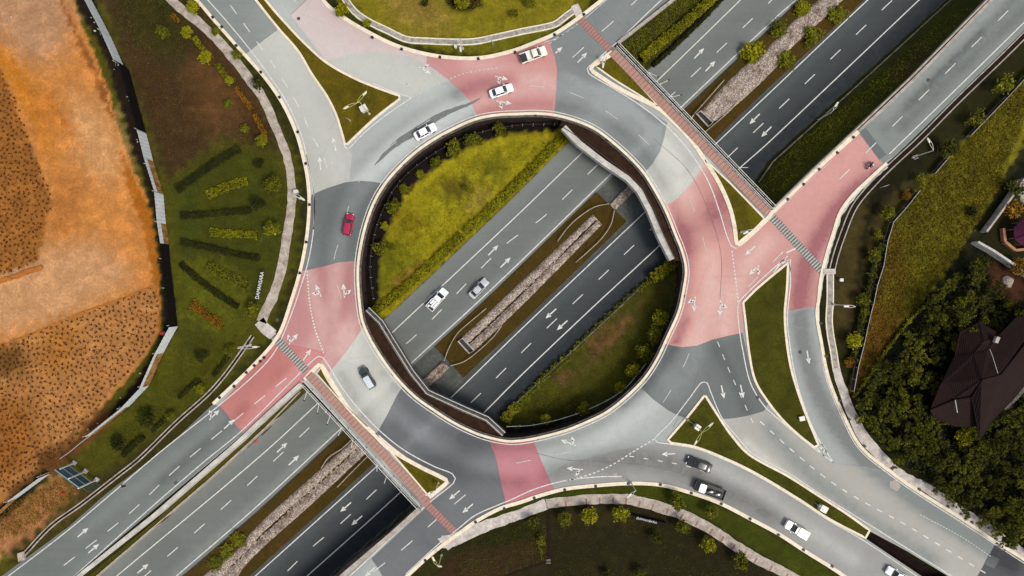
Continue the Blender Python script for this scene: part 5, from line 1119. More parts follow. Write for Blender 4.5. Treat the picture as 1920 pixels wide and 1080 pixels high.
for p in scatter(WOOD, 2500, 27):
    inside = inpoly([p], HOUSE)[0]
    if inside: continue
    edge = p[0] < 1700 and p[1] < 800
    b = BIG[[0,1,2,3,4,1,2][int(rng.integers(7))]]; s = rng.uniform(.42, .82); c = P(p[0], p[1], 3.5)
    dup(b, (c[0], c[1], 0), rng.uniform(0, 6.28), (s*rng.uniform(.8,1.25), s*rng.uniform(.8,1.25), s*rng.uniform(.6, 1.2)), 'leafy tree in the dense dark wood around the brown roofed house', 'trees of the lower right wood', 'tree')
for a in ((1905,392,15,'yellow','golden yellow tree above the purple gazebo'), (1915,500,16,'yellow','golden yellow tree below the purple gazebo'), (1828,356+40,10,'deep','dark bush outside the garden wall')):
    tree(*a, group='garden trees')
tree(1906,352,16,'dim','dark green tree over the pale patio at the right edge'); tree(1808,822,15,'bright','brightest yellow bush at the foot of the brown roof'); tree(1846,840,14,'bright','bright bush right of the brightest one under the brown roof'); tree(1798,650,14,'bright','pale bush leaning over the left of the brown roof')
def stuff_leaves(name, poly, n, mat, leaf, label, cat, zf=None, h=.4, clump=6, spread=.25):
    pa = np.array(poly, float); lo, hi = pa.min(0), pa.max(0); p = rng.uniform(lo, hi, (n*3, 2)); p = p[inpoly(p, pa)][:n]
    q = Pn(p, 0); q = np.repeat(q, clump, 0)+rng.normal(0, spread, (len(q)*clump, 2)); z = (hz(q, True) if zf is None else zf)+rng.uniform(.02, h, len(q))
    if zf is None: 
        zz = hz(Pn(p, 0), True)
    o = bpy.data.objects.new(name, leaf_mesh(name, np.c_[q, z], leaf, mat=M[mat])); link(o); tag(o, label, cat, kind='stuff'); return o
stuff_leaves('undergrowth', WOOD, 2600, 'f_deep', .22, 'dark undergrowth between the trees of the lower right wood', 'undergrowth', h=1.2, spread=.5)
stuff_leaves('tall_grass', [(1930,130),(1820,258),(1716,364),(1670,420),(1655,500),(1640,570),(1700,610),(1760,520),(1810,450),(1870,350),(1930,200)], 7000, 'undergrowth', .12, 'tall rough green grass between the wire fence and the garden wall', 'grass', h=.5)
stuff_leaves('dry_grass', [(1672,425),(1690,450),(1700,520),(1685,600),(1640,680),(1604,735),(1600,725),(1640,560),(1652,480)], 3000, 'f_dry', .1, 'orange brown dry grass beside the lower wire fence', 'grass', h=.4)
stuff_leaves('bank_scrub', [(1455,375),(1442,345),(1500,270),(1640,160),(1780,30),(1835,0),(1700,140),(1600,240),(1500,330)], 3200, 'f_mid', .12, 'thin scrub covering the bank between the highway and the slip road', 'scrub', h=.4)
stuff_leaves('bank_scrub', [(1165,88),(1255,5),(1320,-60),(1380,-60),(1330,5),(1230,95),(1205,125)], 1500, 'f_mid', .12, 'dark scrub on the bank above the bright hedge', 'scrub', h=.4)
stuff_leaves('dry_weeds', [(0,960),(60,925),(120,895),(150,920),(100,960),(40,1000),(0,1010)], 900, 'f_dry', .09, 'dry weeds by the lower left corner track', 'weeds', h=.4)
stuff_leaves('verge_weeds', [(860,1022),(1024,968),(1024,1050),(940,1078),(850,1078)], 1000, 'f_dark', .07, 'patchy weeds on the brown plot left of the black drain line', 'weeds', h=.25)
stuff_leaves('lawn_tufts', [(1058,250),(960,365),(720,590),(716,575),(716,490),(736,425),(764,370),(818,322),(884,282),(962,255)], 4500, 'f_mid', .07, 'coarse grass tufts on the bright lawn inside the roundabout', 'grass', h=.18, clump=4)
stuff_leaves('lawn_tufts', [(335,350),(420,275),(520,290),(545,380),(520,520),(470,620),(380,730),(240,850),(180,840),(330,720),(345,600)], 6000, 'f_dark', .06, 'coarse grass tufts on the lawn of the fan garden', 'grass', h=.15, clump=4)
stuff_leaves('lawn_tufts', [(200,-10),(300,0),(440,150),(500,270),(330,330),(290,240)], 3500, 'f_dry', .05, 'sparse dry grass on the brown plot at upper left', 'grass', h=.12, clump=4)
stuff_leaves('lawn_tufts', [(650,0),(720,55),(850,65),(980,50),(1070,15),(1080,-10)], 3000, 'f_bright', .06, 'coarse grass tufts on the top lawn', 'grass', h=.15, clump=4)
stuff_leaves('lawn_tufts', [(1250,500),(1262,560),(1200,680),(1100,770),(960,795),(1000,750),(1120,640)], 3500, 'f_mid', .07, 'coarse grass tufts on the shaded lawn inside the roundabout', 'grass', h=.18, clump=4)
stuff_leaves('plot_weeds', [(1040,970),(1180,962),(1300,1000),(1440,1085),(1040,1085)], 1500, 'f_dark', .07, 'sparse low weeds on the dark plot below the southern path', 'weeds', h=.15, clump=4)
M['ridge_soil'] = rough('soil_ridge', C(206,128,58), C(150,88,40), 1.2, 6)
ribbon('soil_ridge', [(-30,536),(20,522),(80,500)], .8, -.1, .35, M['ridge_soil'], kind='structure', pz=0, jag=.15)
ribbon('soil_ridge', [(-30,662),(70,622),(150,588),(230,560),(285,538)], .25, -.1, .12, M['ridge_soil'], kind='structure', pz=0, jag=.08)
# dark tufts dotting the orange soil
def tufts(poly, mind, label, n):
    pts = scatter(poly, n, mind); pts = Pn(pts, 0); per = 9; q = np.repeat(pts, per, 0)+rng.normal(0, .14, (len(pts)*per, 2)); z = rng.uniform(.03, .3, len(q))
    o = bpy.data.objects.new('planted_tufts', leaf_mesh('planted_tufts', np.c_[q, z], .14, mat=M['tuft'])); link(o); tag(o, label, 'tufts', kind='stuff')
tufts([(-30,125),(5,135),(35,200),(62,290),(92,350),(97,390),(70,440),(68,490),(-30,530)], 7.6, 'dense dark tufts dotting the soil at the left edge', 9000)
tufts([(-40,662),(0,650),(70,622),(150,590),(230,562),(285,540),(296,560),(295,600),(285,640),(255,680),(215,728),(165,788),(135,828),(90,866),(40,905),(-40,950)], 8.0, 'dark tufts dotting the orange soil in the lower left', 26000)

# ---------------- hoarding along the soil
hroot = empty('hoarding', P(306,364), 0, 'tall sheet hoarding in white, black and rusty panels along the orange soil', 'hoarding'); hmi = hroot.matrix_basis.inverted()
def panel(p, q, mat, h=3.2, z0=0., lab=None):
    ribbon_ = MB(); a, b = Pn([p, q]); d = b-a; L = np.hypot(*d); d = d/L; n = np.array([-d[1], d[0]]); N = max(2, int(L/.35)); vs = []
    for i in range(N+1):  # corrugated sheet
        k = a+d*L*i/N+n*.04*(i % 2); vs += [(*k, z0), (*k, z0+h), (*(k-n*.03), z0+h), (*(k-n*.03), z0)]
    fs = []
    for i in range(N):
        for j in range(4): fs.append((i*4+j, i*4+(j+1)%4, (i+1)*4+(j+1)%4, (i+1)*4+j))
    ribbon_.add(vs, fs); o = ribbon_.build('panel', M[mat]); o.parent = hroot; o.matrix_parent_inverse = hmi
    if lab: o['label'] = lab
for i, (p, q, mt, h, z0) in enumerate([((140,-60),(207,68),'hoard_w',3.2,0), ((207,68),(231,122),'hoard_w',3.2,0), ((231,122),(242,131),'hoard_k',3.2,0), ((242,131),(274,249),'hoard_k',3.2,0), ((274,250),(287,302),'hoard_w',3.2,0), ((287,302),(306,363),'hoard_w',1.1,2.1), ((287,302),(306,363),'hoard_r',2.1,0), ((306,364),(311,420),'hoard_w',3.2,0),
        ((311,420),(317,458),'hoard_w',1.3,1.9), ((311,420),(317,458),'hoard_r',1.9,0), ((317,458),(319,487),'hoard_k',3.0,0), ((319,487),(333,610),'hoard_k',3.1,0), ((333,612),(306,662),'hoard_w',3.2,0), ((306,662),(279,723),'hoard_w',.9,2.3), ((306,662),(279,723),'hoard_r',2.3,0), ((279,723),(242,762),'hoard_w',3.0,0), ((242,762),(178,813),'hoard_w',1.6,1.4), ((242,762),(178,813),'hoard_r',1.4,0),
        ((94,888),(32,934),'hoard_w',3.0,0), ((32,934),(-2,966),'hoard_r',2.0,0), ((-2,966),(-90,1030),'hoard_r',2.0,0)]):
    panel(p, q, mt, h, z0, {'hoard_k':'black sheet panel','hoard_r':'rust stained lower sheeting','hoard_w':'white sheet panel'}[mt])
for p in ((205,66),(233,124),(258,190),(273,248),(290,312),(305,362),(310,418),(318,486),(324,540),(332,609),(306,660),(279,721),(241,761),(178,812),(94,886),(33,932)):
    m = MB(); w = P(*p); m.box((w[0]-.25, w[1], 1.6), (.12,.12,3.3)); o = m.build('post', M['steel']); o.parent = hroot; o.matrix_parent_inverse = hmi
    m = MB(); m.tube([(w[0]-.3, w[1], 2.4), (w[0]-1.6, w[1], .05)], .04, 5); o = m.build('brace', M['steel']); o.parent = hroot; o.matrix_parent_inverse = hmi
tag(ribbon('cable_fence', [(178,813),(160,826),(133,848),(118,858)], .08, .9, 1.0, M['steel'], pz=0), 'thin cable running from the hoarding end to the billboard', 'cable')
# litter and stones in the black strip, a red sheet
for i, (px, py, s) in enumerate(((178,58,.5),(177,42,.3),(171,33,.25),(258,266,.3),(257,262,.25),(263,700,.4),(226,746,.3),(183,794,.35),(165,805,.3),(133,809,.25),(21,32,.3),(222,122,.3),(214,130,.2))):
    m = MB(); w = P(px, py); rings = [[Vector((math.cos(a)*s*.5*f*(1+.25*math.sin(3*a+i)), math.sin(a)*s*.4*f*(1+.2*math.cos(2*a+i)), z*s*.5)) for a in [k_*math.pi/4 for k_ in range(8)]] for z, f in ((0,1),(.5,.9),(1,.5))]
    m.loft(rings); o = m.build('stone', M['wallcon']); o.location = w; tag(o, 'small pale lump lying in the dark strip left of the hoarding', 'stone', 'pale lumps behind the hoarding')
sackm = MB(); sackm.loft([[Vector((math.cos(a)*.55*f, math.sin(a)*.4*f, z)) for a in [k_*math.pi/4+.3 for k_ in range(8)]] for z, f in ((0,1),(.25,.9),(.4,.4))]); o = sackm.build('plastic_bag', M['tarp']); o.location = P(306,625); tag(o, 'red orange plastic bag beside the hoarding corner', 'bag')
# ---------------- billboard seen from behind
A_, B_ = np.array(P(134,868)[:2]), np.array(P(184,905)[:2]); bd = (B_-A_)/np.hypot(*(B_-A_)); bn = np.array([-bd[1], bd[0]]); Lb = np.hypot(*(B_-A_)); bc = (A_+B_)/2
bb = empty('billboard', (*bc, 0), math.atan2(bd[1], bd[0]), 'blue green billboard on three white posts between hoarding and drain', 'billboard')
m = MB(); m.box((-Lb*.04, 0, 3.1), (Lb*.9, .16, 3.6)); pn_ = m.build('panel', M['teal'], bb, bevel=.02)
m = MB()
for zz in (1.35, 3.1, 4.85): m.box((-Lb*.04, .12 if bn[1] > 0 else .12, zz), (Lb*.9, .07, .1))
m.build('frame', M['steel'], pn_)
for fx, hh in ((-.42, 4.2), (0, 5.0), (.42, 5.6)):
    for side in (1,):
        m = MB(); m.box((fx*Lb, .35, hh/2), (.22,.22,hh)); po = m.build('post', M['rail'], bb, bevel=.02); m = MB(); m.box((fx*Lb, .45, .15), (.8,.7,.3)); m.build('footing', M['concrete'], po)
m = MB()
for q in range(4): m.box((Lb*.44+.25+q*.3, .1, 2.4), (.06,.06,3.8))
for zz in (.6, 4.3): m.box((Lb*.44+.6, .1, zz), (1.3,.07,.07))
m.build('open_frame', M['teal'], bb)
# ---------------- street lamps
def loop_arm(root, base, tip, z, w=.42, mat='green_pole'):
    b, t_ = Vector(base), Vector(tip); d = (t_-b); L = d.length; d.normalize(); n = Vector((-d.y, d.x, 0)); 
    for s in (1, -1):
        m = MB(); m.tube([b+d*L*u+n*s*w*math.sin(math.pi*min(1, u*1.02))*.5+Vector((0,0,.15*math.sin(math.pi*u))) for u in np.linspace(0, 1, 9)], .035, 6); arm = m.build('arm', M[mat]); arm.parent = root; arm.matrix_parent_inverse = root.matrix_basis.inverted()
    m = MB(); m.loft([[b+d*(L*.8+x)+n*math.copysign(1, math.cos(a))*abs(math.cos(a))**.8*y+Vector((0,0,-.05+.1*math.sin(a))) for a in [k_*math.pi/5 for k_ in range(10)]] for x, y in ((-.55,.08),(-.4,.17),(.1,.2),(.4,.12))]); h = m.build('lamp_head', M['lamp_w'], smooth=True); h.parent = root; h.matrix_parent_inverse = root.matrix_basis.inverted()
def street_lamp(base, top, heads, label, h, mat='green_pole', zb=0.):
    b = Vector(P(*base, zb)); t_ = Vector(P(*top, zb+h)); root = empty('street_lamp', b, 0, label, 'street lamp', 'street lamps'); mi = root.matrix_basis.inverted()
    t_ = Vector((t_.x*.3+b.x*.7, t_.y*.3+b.y*.7, t_.z)) if (t_.xy-b.xy).length > .8 else t_
    m = MB(); m.tube([b, Vector((b.x, b.y, zb+h*.85)), t_], .11, 8, .06); o = m.build('pole', M[mat], smooth=True); o.parent = root; o.matrix_parent_inverse = mi
    m = MB(); m.tube([b, b+Vector((0,0,.35))], .24, 8); o = m.build('base', M['concrete']); o.parent = root; o.matrix_parent_inverse = mi
    for hd in heads: loop_arm(root, t_, Vector(P(*hd, zb+h+.2)), h, mat=mat)
street_lamp((693,214),(669,193), [(688,170),(643,204)], 'twin headed street lamp on the grass triangle at upper left', 10)
street_lamp((1289,787),(1316,811), [(1338,792),(1301,836)], 'twin headed street lamp on the dark grass island at lower right', 10)
street_lamp((1562,571),(1604,575), [(1582,574)], 'single street lamp with oval arm right of the eastern path', 9, 'rail')
street_lamp((1389,435),(1412,430), [(1394,438)], 'low street lamp in the triangle by the pink junction', 7, 'rail')
street_lamp((1711,295),(1750,281), [(1739,258)], 'street lamp with oval arm beside the open concrete drain', 7, 'rail')
street_lamp((1531,226),(1562,207), [(1571,192)], 'street lamp at the right edge of the sunken highway', 7, 'rail', ZF)
street_lamp((470,646),(455,655), [(487,650)], 'street lamp over the concrete drain left of the pink slip road', 7, 'rail')
street_lamp((822,905),(809,916), [(799,928)], 'short street lamp beside the tip of the southern grass triangle', 6, 'rail')
street_lamp((828,1040),(818,1053), [(810,1044),(826,1062)], 'pale yellow street lamp below the southern zebra path', 6)
street_lamp((1183,905),(1180,918), [(1177,932)], 'street lamp between kerb and path at the bottom centre', 6, 'rail')
street_lamp((868,92),(857,80), [(864,98)], 'thin street lamp beside the top footpath', 6, 'rail')
street_lamp((563,372),(550,362), [(572,376)], 'white street lamp beside the left footpath at its bulge', 6, 'rail')
street_lamp((1128,118),(1134,104), [(1130,128)], 'street lamp on the tip of the northern grass triangle', 6, 'rail')
# ---------------- small street furniture
def cabinet(px, py, d, rz, label, mat='hoard_w', zb=.1):
    root = empty('utility_cabinet', P(px, py, zb), rz, label, 'cabinet'); m = MB(); m.box((0,0,d[2]/2), d); m.build('body', M[mat], root, bevel=.04)
    m = MB(); m.box((0,0,d[2]+.03), (d[0]+.12, d[1]+.12, .06)); m.build('lid', M['rail'], root, bevel=.02); m = MB(); m.box((0,-d[1]/2-.02,d[2]*.5), (d[0]*.8,.03,d[2]*.8)); m.build('door', M[mat], root); return root
cabinet(684,206,(1.2,1.0,1.4), .5, 'white equipment cabinet beside the twin lamp on the upper left triangle'); cabinet(1305,799,(.9,.9,1.3), 1.0, 'grey equipment cabinet beside the twin lamp on the lower right island', 'p_lsilver'); cabinet(1502,784,(.9,.75,.5), .2, 'cream utility box on the grass near the tip of the east island', 'kerb')
cabinet(1540,951,(1.2,1.1,1.2), -.5, 'silver blue cabinet on the narrow grass strip at lower right', 'p_lsilver'); cabinet(855,89,(.45,.5,.8), 0, 'small white box beside the top footpath'); cabinet(557,360,(.7,.5,.9), .1, 'white box beside the left footpath at its bulge')
cabinet(1575,525,(.5,.45,.7), 0, 'cream box attached beside the east path head', 'kerb')
def signpost(px, py, rz, wd, label, mat='hoard_w', h=2.4, zb=.1):
    root = empty('road_sign', P(px, py, zb), rz, label, 'road sign'); m = MB(); m.tube([(0,0,0),(0,0,h)], .05, 8); m.build('pole', M['steel'], root); m = MB(); m.box((0,.06,h-.35), (wd,.04,.7)); m.build('panel', M[mat], root, bevel=.01)
signpost(658,229,-.5, 1.2, 'small tan sign on the upper left triangle', 'path_pink'); signpost(924,87,-.9, 1.0, 'pale sign by the kerb below the top footpath', 'wallcon'); signpost(865,94,-1.3, .8, 'thin white sign next to the box on the top verge'); signpost(1296,792,.8,.7,'dark sign beside the twin lamp on the lower right island','seat')
signpost(1527,942,.6,.6,'thin hooked sign beside the silver blue cabinet','steel'); signpost(1650,352,.3,1.0,'white sign beside the curving concrete drain'); signpost(1134,117,1.3,.9,'pale sign on the northern grass triangle','wallcon'); signpost(820,908,1.2,.7,'yellow marker beside the tip of the southern triangle','f_yellow', 1.6)
def cone(px, py, label, zb=0):
    root = empty('traffic_cone', P(px, py, zb), 0, label, 'traffic cone'); m = MB(); m.tube([(0,0,.05),(0,0,.85)], .22, 12, .04); m.build('cone', M['tarp'], root); m = MB(); m.box((0,0,.03), (.6,.6,.06)); m.build('base', M['tarp'], root)
cone(479,827,'orange red traffic cone at the foot of the long white wall', ZF+.05); cone(120,925,'small orange cone by the corner of the billboard')
m = MB(); m.box((0,0,.5), (1.0,.08,1.0)); m.box((0,.25,.25), (1.0,.5,.06)); o = m.build('road_barrier', M['rail']); o.location = P(470,828,ZF); o.rotation_euler = (0,0,.7); tag(o, 'small white frame barrier at the foot of the long white wall', 'barrier')
def frame_box(px, py, label, rz=0., zb=0.):
    root = empty('drain_grating', P(px, py, zb), rz, label, 'grating'); m = MB(); m.box((0,0,.1), (.8,.5,.1)); m.build('opening', M['black'], root); 
    for s in (1,-1): m = MB(); m.box((0,s*.3,.15), (.9,.08,.2)); m.build('rim', M['concrete'], root)
frame_box(232,930-19, 'white rimmed black drain opening beside the lower left drain', .2); frame_box(1028,1052, 'white rimmed corner of the black drain line at the bottom'); frame_box(1716,295,'white rimmed opening at the foot of the right hand lamp',.4)
frame_box(218,1036,'small grating beside the white wall near the bottom',.7, -5.5)
# bollards / drainage notches in the kerbs
def notch(px, py, rz):
    m = MB(); m.box((0,0,.1), (.5,.36,.22)); m.box((0,.2,.16), (.34,.22,.16)); return m
n0 = notch(0,0,0).build('kerb_inlet', M['black']); first = True
def notches(pts, grp, lab):
    global first
    c0 = np.array([960., 540.])
    for i, (px, py) in enumerate(pts):
        o = n0 if first else n0.copy()
        if not first: col.objects.link(o)
        first = False
        q = pts[min(i+1, len(pts)-1)]; p = pts[max(i-1, 0)]; o.location = P(px, py, .08); o.rotation_euler = (0,0,math.atan2(-(q[1]-p[1]), q[0]-p[0])); tag(o, lab, 'kerb inlet', grp)
notches([(399,33),(416,51),(443,86),(489,136),(524,183),(558,248),(573,307),(580,384),(574,454),(562,512)], 'inlets in the left kerb', 'small black drain inlet notched into the kerb of the left slip road')
notches([(633,29),(698,71),(753,93),(825,108),(897,111),(966,99),(1040,66),(1095,28)], 'inlets in the top kerb', 'small black drain inlet notched into the top kerb')
notches([(798,1051),(892,979),(946,954),(1002,934),(1059,919),(1117,912),(1178,907),(1238,909),(1296,925),(1352,945),(1406,973),(1459,1003),(1506,1031),(1560,1062)], 'inlets in the bottom kerb', 'small black drain inlet notched into the bottom kerb')
notches([(1538,606),(1548,668),(1573,751),(1591,787),(1620,837),(1672,879),(1723,918),(1777,950),(1822,980),(1867,1011)], 'inlets in the right kerb', 'small black drain inlet notched into the right hand kerb')
notches([(495,670),(488,677),(477,685),(462,698),(439,724),(412,745)], 'inlets beside the pink slip road', 'small black inlet in the kerb of the pink slip road')
notches([(1477,374),(1507,346),(1536,318),(1570,287),(1600,258)], 'inlets beside the east slip road', 'small black inlet in the kerb of the east pink slip road')
notches([(680,608),(697,640),(737,702),(812,770),(905,820),(1008,822),(1100,792),(1210,709),(1282,555),(1262,430),(1210,328),(1140,262),(1004,214),(830,254),(756,308),(700,383)], 'inlets in the inner ring kerb', 'small black inlet in the inner kerb of the roundabout')
# ---------------- lettered signs
def letter_sign(p, q, text, label, board, z=.9):
    a, b = np.array(P(*p)[:2]), np.array(P(*q)[:2]); d = b-a; L = np.hypot(*d); rz = math.atan2(d[1], d[0]); root = empty('lettered_sign', (*(a+b)/2, 0), rz, label, 'sign')
    if board: m = MB(); m.box((0,.05,.45), (L*1.9,.3,.9)); m.build('board', M['hoard_k'], root, bevel=.04)
    else: m = MB(); m.box((0,.1,.25), (L*1.15,.3,.3)); m.build('plinth', M['seat'], root)
    cu = bpy.data.curves.new('lettering', 'FONT'); cu.body = text; cu.size = 1.25; cu.extrude = .08; cu.align_x = 'CENTER'; cu.align_y = 'CENTER'; tmp = bpy.data.objects.new('lettering', cu); col.objects.link(tmp)
    bpy.context.view_layer.update(); me = bpy.data.meshes.new_from_object(tmp.evaluated_get(bpy.context.evaluated_depsgraph_get())); w_ = tmp.dimensions.x; bpy.data.objects.remove(tmp)
    o = bpy.data.objects.new('lettering', me); me.materials.clear(); me.materials.append(M['hoard_w']); link(o, root); s = L/w_; o.scale = (s, s*1.1, 1); o.location = (0,-.12,z); o.rotation_euler = (R(38),0,0)
letter_sign((1192,967),(1230,976), 'DAMANSARA', 'black board sign with pale capital letters below the striped path', True)
letter_sign((484,560),(494,510), 'DAMANSARA', 'row of white standing capital letters on the lawn of the fan garden', False)
# ---------------- black drain line at the bottom
tag(ribbon('drain_line', [(1029,962),(1029,1000),(1030,1052)], .6, -.2, .06, M['drain_mud'], pz=0, sm=False), 'straight black drain line running down below the path', 'drain')
tag(ribbon('drain_line', [(1026,1054),(1000,1062),(960,1076),(900,1100)], .4, -.2, .05, M['drain_mud'], pz=0), 'curved dark drain line near the bottom edge', 'drain')
# ---------------- boundary fence on the right
def fence(pts, label, h=1.5, mat='concrete', step=22):
    root = empty('boundary_fence', P(*pts[len(pts)//2]), 0, label, 'fence', 'boundary fence lengths'); mi = root.matrix_basis.inverted()
    for z in (.15, h): o = ribbon('rail', pts, .1, z-.1, z, M[mat], sm=False, pz=0); o.parent = root; o.matrix_parent_inverse = mi
    o = ribbon('mesh_panel', pts, .03, .1, h-.1, M['black'], sm=False, pz=0); o.parent = root; o.matrix_parent_inverse = mi
    for p in smooth(pts, step=step): m = MB(); w = P(*p); m.box((w[0], w[1], h/2), (.12,.12,h+.1)); o = m.build('post', M[mat]); o.parent = root; o.matrix_parent_inverse = mi
fence([(1990,75),(1920,142),(1880,186),(1812,256)], 'upper length of the thin boundary fence at the right edge', step=40); fence([(1770,298),(1745,327)], 'short middle length of the boundary fence'); fence([(1716,360),(1692,390),(1668,417),(1657,452),(1649,500),(1638,534),(1631,567),(1625,590),(1613,645),(1602,688),(1594,732)], 'long lower length of the boundary fence bending by the orange grass')
# ---------------- garden: walls, gazebo, rubble, patio
wall([(1908,338),(1885,372),(1862,404),(1838,436)], .35, 0, 1.8, 'path_pink', 'weathered beige garden wall left of the gazebo', None, 'wall', 'garden_wall'); wall([(1820,455),(1850,472),(1880,492),(1935,528),(1990,562)], .4, 0, 2.0, 'wallcon', 'clean white garden wall below the gazebo', 'wallcon', 'wall', 'garden_wall')
gz = empty('gazebo', P(1908,438), .1, 'octagonal purple gazebo with a wooden bench in the walled garden', 'gazebo')
m = MB(); rr = 2.55; o8 = [Vector((rr*math.cos(R(22.5+45*i)), rr*math.sin(R(22.5+45*i)), 2.3)) for i in range(8)]; o8b = [v+Vector((0,0,-.12)) for v in o8]; ap = Vector((0,0,3.7))
m.add(o8+o8b+[ap], [(i, (i+1)%8, 16) for i in range(8)]+[(i, (i+1)%8, 8+(i+1)%8, 8+i) for i in range(8)]+[tuple(range(15,7,-1))]); rf = m.build('roof', M['purple'], gz)
for i in range(8): m = MB(); m.tube([o8[i]+Vector((0,0,.03)), ap+Vector((0,0,.03))], .05, 5); m.build('ridge', M['purple'], rf)
m = MB(); m.tube([ap, ap+Vector((0,0,.4))], .12, 8, .05); m.build('finial', M['steel'], rf)
for i in range(8): v = o8[i]*.85; m = MB(); m.tube([(v.x,v.y,0),(v.x,v.y,2.35)], .08, 6); m.build('post', M['wood'], gz)
for i in (3,4,5): 
    a = R(22.5+45*i); b_ = R(22.5+45*(i+1)) ; r2 = 3.3
    m = MB(); p_, q_ = Vector((r2*math.cos(a), r2*math.sin(a), .5)), Vector((r2*math.cos(b_), r2*math.sin(b_), .5)); c_ = (p_+q_)/2; m.box((c_.x, c_.y, .45), ((q_-p_).length, .5, .9), math.atan2((q_-p_).y, (q_-p_).x)); m.build('bench' if i == 4 else 'railing_panel', M['wood'], gz, bevel=.03)
rb = MB(); rings = [[Vector((math.cos(a)*1.0*f*(1+.2*math.sin(3*a)), math.sin(a)*1.2*f*(1+.2*math.cos(2*a+f)), z)) for a in [k_*math.pi/6 for k_ in range(12)]] for z, f in ((0,1),(.4,.95),(.8,.6),(.95,.25))]
rb.loft(rings); o = rb.build('boulder', M['path_pink']); o.location = P(1888,528); tag(o, 'pale pink boulder on the brown soil below the white garden wall', 'boulder')
# ---------------- house under the trees
hs = empty('house', P(1850,700), 0, 'large house with dark brown angular roofs surrounded by the wood', 'house'); hmi2 = hs.matrix_basis.inverted()
def roofpart(nm, pts, mat='roof', thick=.18, lab=None):
    """pts: (px, py, z) outline of one tilted roof plane"""
    n = len(pts); top = [P(a, b, c_) for a, b, c_ in pts]; m = MB(); m.add(top+[(x_, y_, z_-thick) for x_, y_, z_ in top], [tuple(range(n)), tuple(range(2*n-1, n-1, -1))]+[(i, (i+1)%n, n+(i+1)%n, n+i) for i in range(n)]); o = m.build(nm, M[mat]); o.parent = hs; o.matrix_parent_inverse = hmi2; return o
M['roof2'] = rough('roof_tiles_lit', C(52,36,32,1.6), C(42,29,27,1.6), .5, 6, .9, .4)  # lighter copy of the tiles: sunlight painted onto some roof slopes
for k_ in ('roof', 'roof2'):
    m_ = M[k_]; nt = m_.node_tree; wv = nt.nodes.new('ShaderNodeTexWave'); wv.inputs['Scale'].default_value = 1.1; wv.inputs['Distortion'].default_value = .6; gp = nt.nodes.new('ShaderNodeNewGeometry'); nt.links.new(gp.outputs['Position'], wv.inputs[0])
    bp = nt.nodes.new('ShaderNodeBump'); bp.inputs['Strength'].default_value = .5; bp.inputs['Distance'].default_value = .1; nt.links.new(wv.outputs[1], bp.inputs['Height']); nt.links.new(bp.outputs[0], nt.nodes['Principled BSDF'].inputs['Normal'])
M['ridge'] = rough('ridge_tiles', C(40,26,24), C(26,18,18), 2, 8)
E_ = 4.6; T_ = 7.0
roofpart('roof', [(1800,622,E_),(1837,604,E_),(1846,640,T_-1),(1826,664,T_-1),(1790,668,E_)]); roofpart('roof', [(1837,604,E_),(1868,622,E_),(1870,628,E_+.2),(1846,640,T_-1)])
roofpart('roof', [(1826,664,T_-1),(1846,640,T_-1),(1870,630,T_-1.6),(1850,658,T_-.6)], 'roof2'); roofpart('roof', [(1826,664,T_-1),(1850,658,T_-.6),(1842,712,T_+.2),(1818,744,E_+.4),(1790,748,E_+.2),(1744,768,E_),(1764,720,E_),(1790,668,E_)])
roofpart('roof', [(1850,658,T_-.6),(1872,630,T_-1.6),(1906,594,E_),(1920,640,T_-1),(1874,704,T_),(1842,712,T_+.2)]); roofpart('roof', [(1842,712,T_+.2),(1874,704,T_),(1922,645,T_-1),(1960,650,E_),(1940,700,E_),(1900,750,E_),(1860,790,E_),(1838,825,E_),(1822,745,E_+.6)], 'roof2')
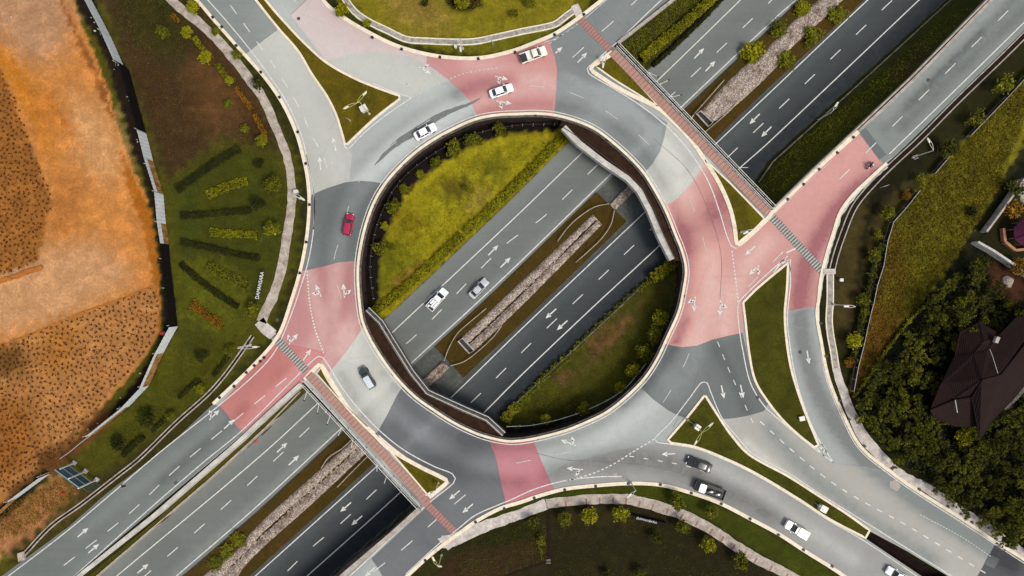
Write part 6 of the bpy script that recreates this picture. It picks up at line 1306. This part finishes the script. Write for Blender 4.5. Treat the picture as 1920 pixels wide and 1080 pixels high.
roofpart('roof', [(1906,594,E_),(1990,590,E_),(1990,650,E_+1),(1922,645,T_-1),(1918,640,T_-1)]); roofpart('roof', [(1744,770,E_),(1790,750,E_+.3),(1822,746,E_+.6),(1832,800,E_-.8),(1790,800,E_-1),(1756,786,E_-1)], 'roof2')
o = slab('wall', [(1785,690),(1840,630),(1900,620),(1940,620),(1925,690),(1860,760),(1790,762)], 0, 4.2, M['stained'], pz=0); o.parent = hs; o.matrix_parent_inverse = hmi2
for a, b_ in (((1842,712,T_+.2),(1822,745,E_+.7)), ((1842,712,T_+.2),(1876,703,T_)), ((1876,703,T_),(1922,645,T_-1)), ((1822,745,E_+.7),(1790,750,E_+.4)), ((1822,746,E_+.7),(1836,820,E_)), ((1790,750,E_+.4),(1744,769,E_+.1))):
    m = MB(); m.tube([Vector(P(*a))+Vector((0,0,.05)), Vector(P(*b_))+Vector((0,0,.05))], .12, 6); o = m.build('ridge', M['ridge']); o.parent = hs; o.matrix_parent_inverse = hmi2
m = MB(); m.box((0,0,0), (.6,1.1,.7), -.4); o = m.build('skylight_box', M['path_pink']); o.location = Vector(P(1868,637,T_-.8)); o.parent = hs; o.matrix_parent_inverse = hmi2
m = MB(); m.tube([P(1856,655,T_+1.2),P(1861,668,T_+.6),P(1871,700,T_+.3)], .035, 5); o = m.build('antenna', M['steel']); o.parent = hs; o.matrix_parent_inverse = hmi2
m = MB(); m.tube([P(1791,750,E_+.8),P(1795,774,E_+.6)], .07, 5); o = m.build('vent_pipe', M['steel']); o.parent = hs; o.matrix_parent_inverse = hmi2
# prototypes were built at the origin: park them inside the wood as trees of it
pk = [(1945+26*(q%3), 620+26*(q//3)) for q in range(24)]+[(1700,760),(1740,830),(1780,860),(1830,880),(1890,1000)]
i = 0
for root in [r for v in PROTO.values() for r in v]+BIG:
    c = P(*(pk[24+BIG.index(root)] if root in BIG else pk[i % 24]), 3); root.location = (c[0], c[1], 0); root.rotation_euler = (0,0,i); s = 1.7 if root not in BIG else .7; root.scale = (s, s, s); i += 1
    tag(root, 'leafy tree in the dense dark wood around the brown roofed house', 'tree', 'trees of the lower right wood')
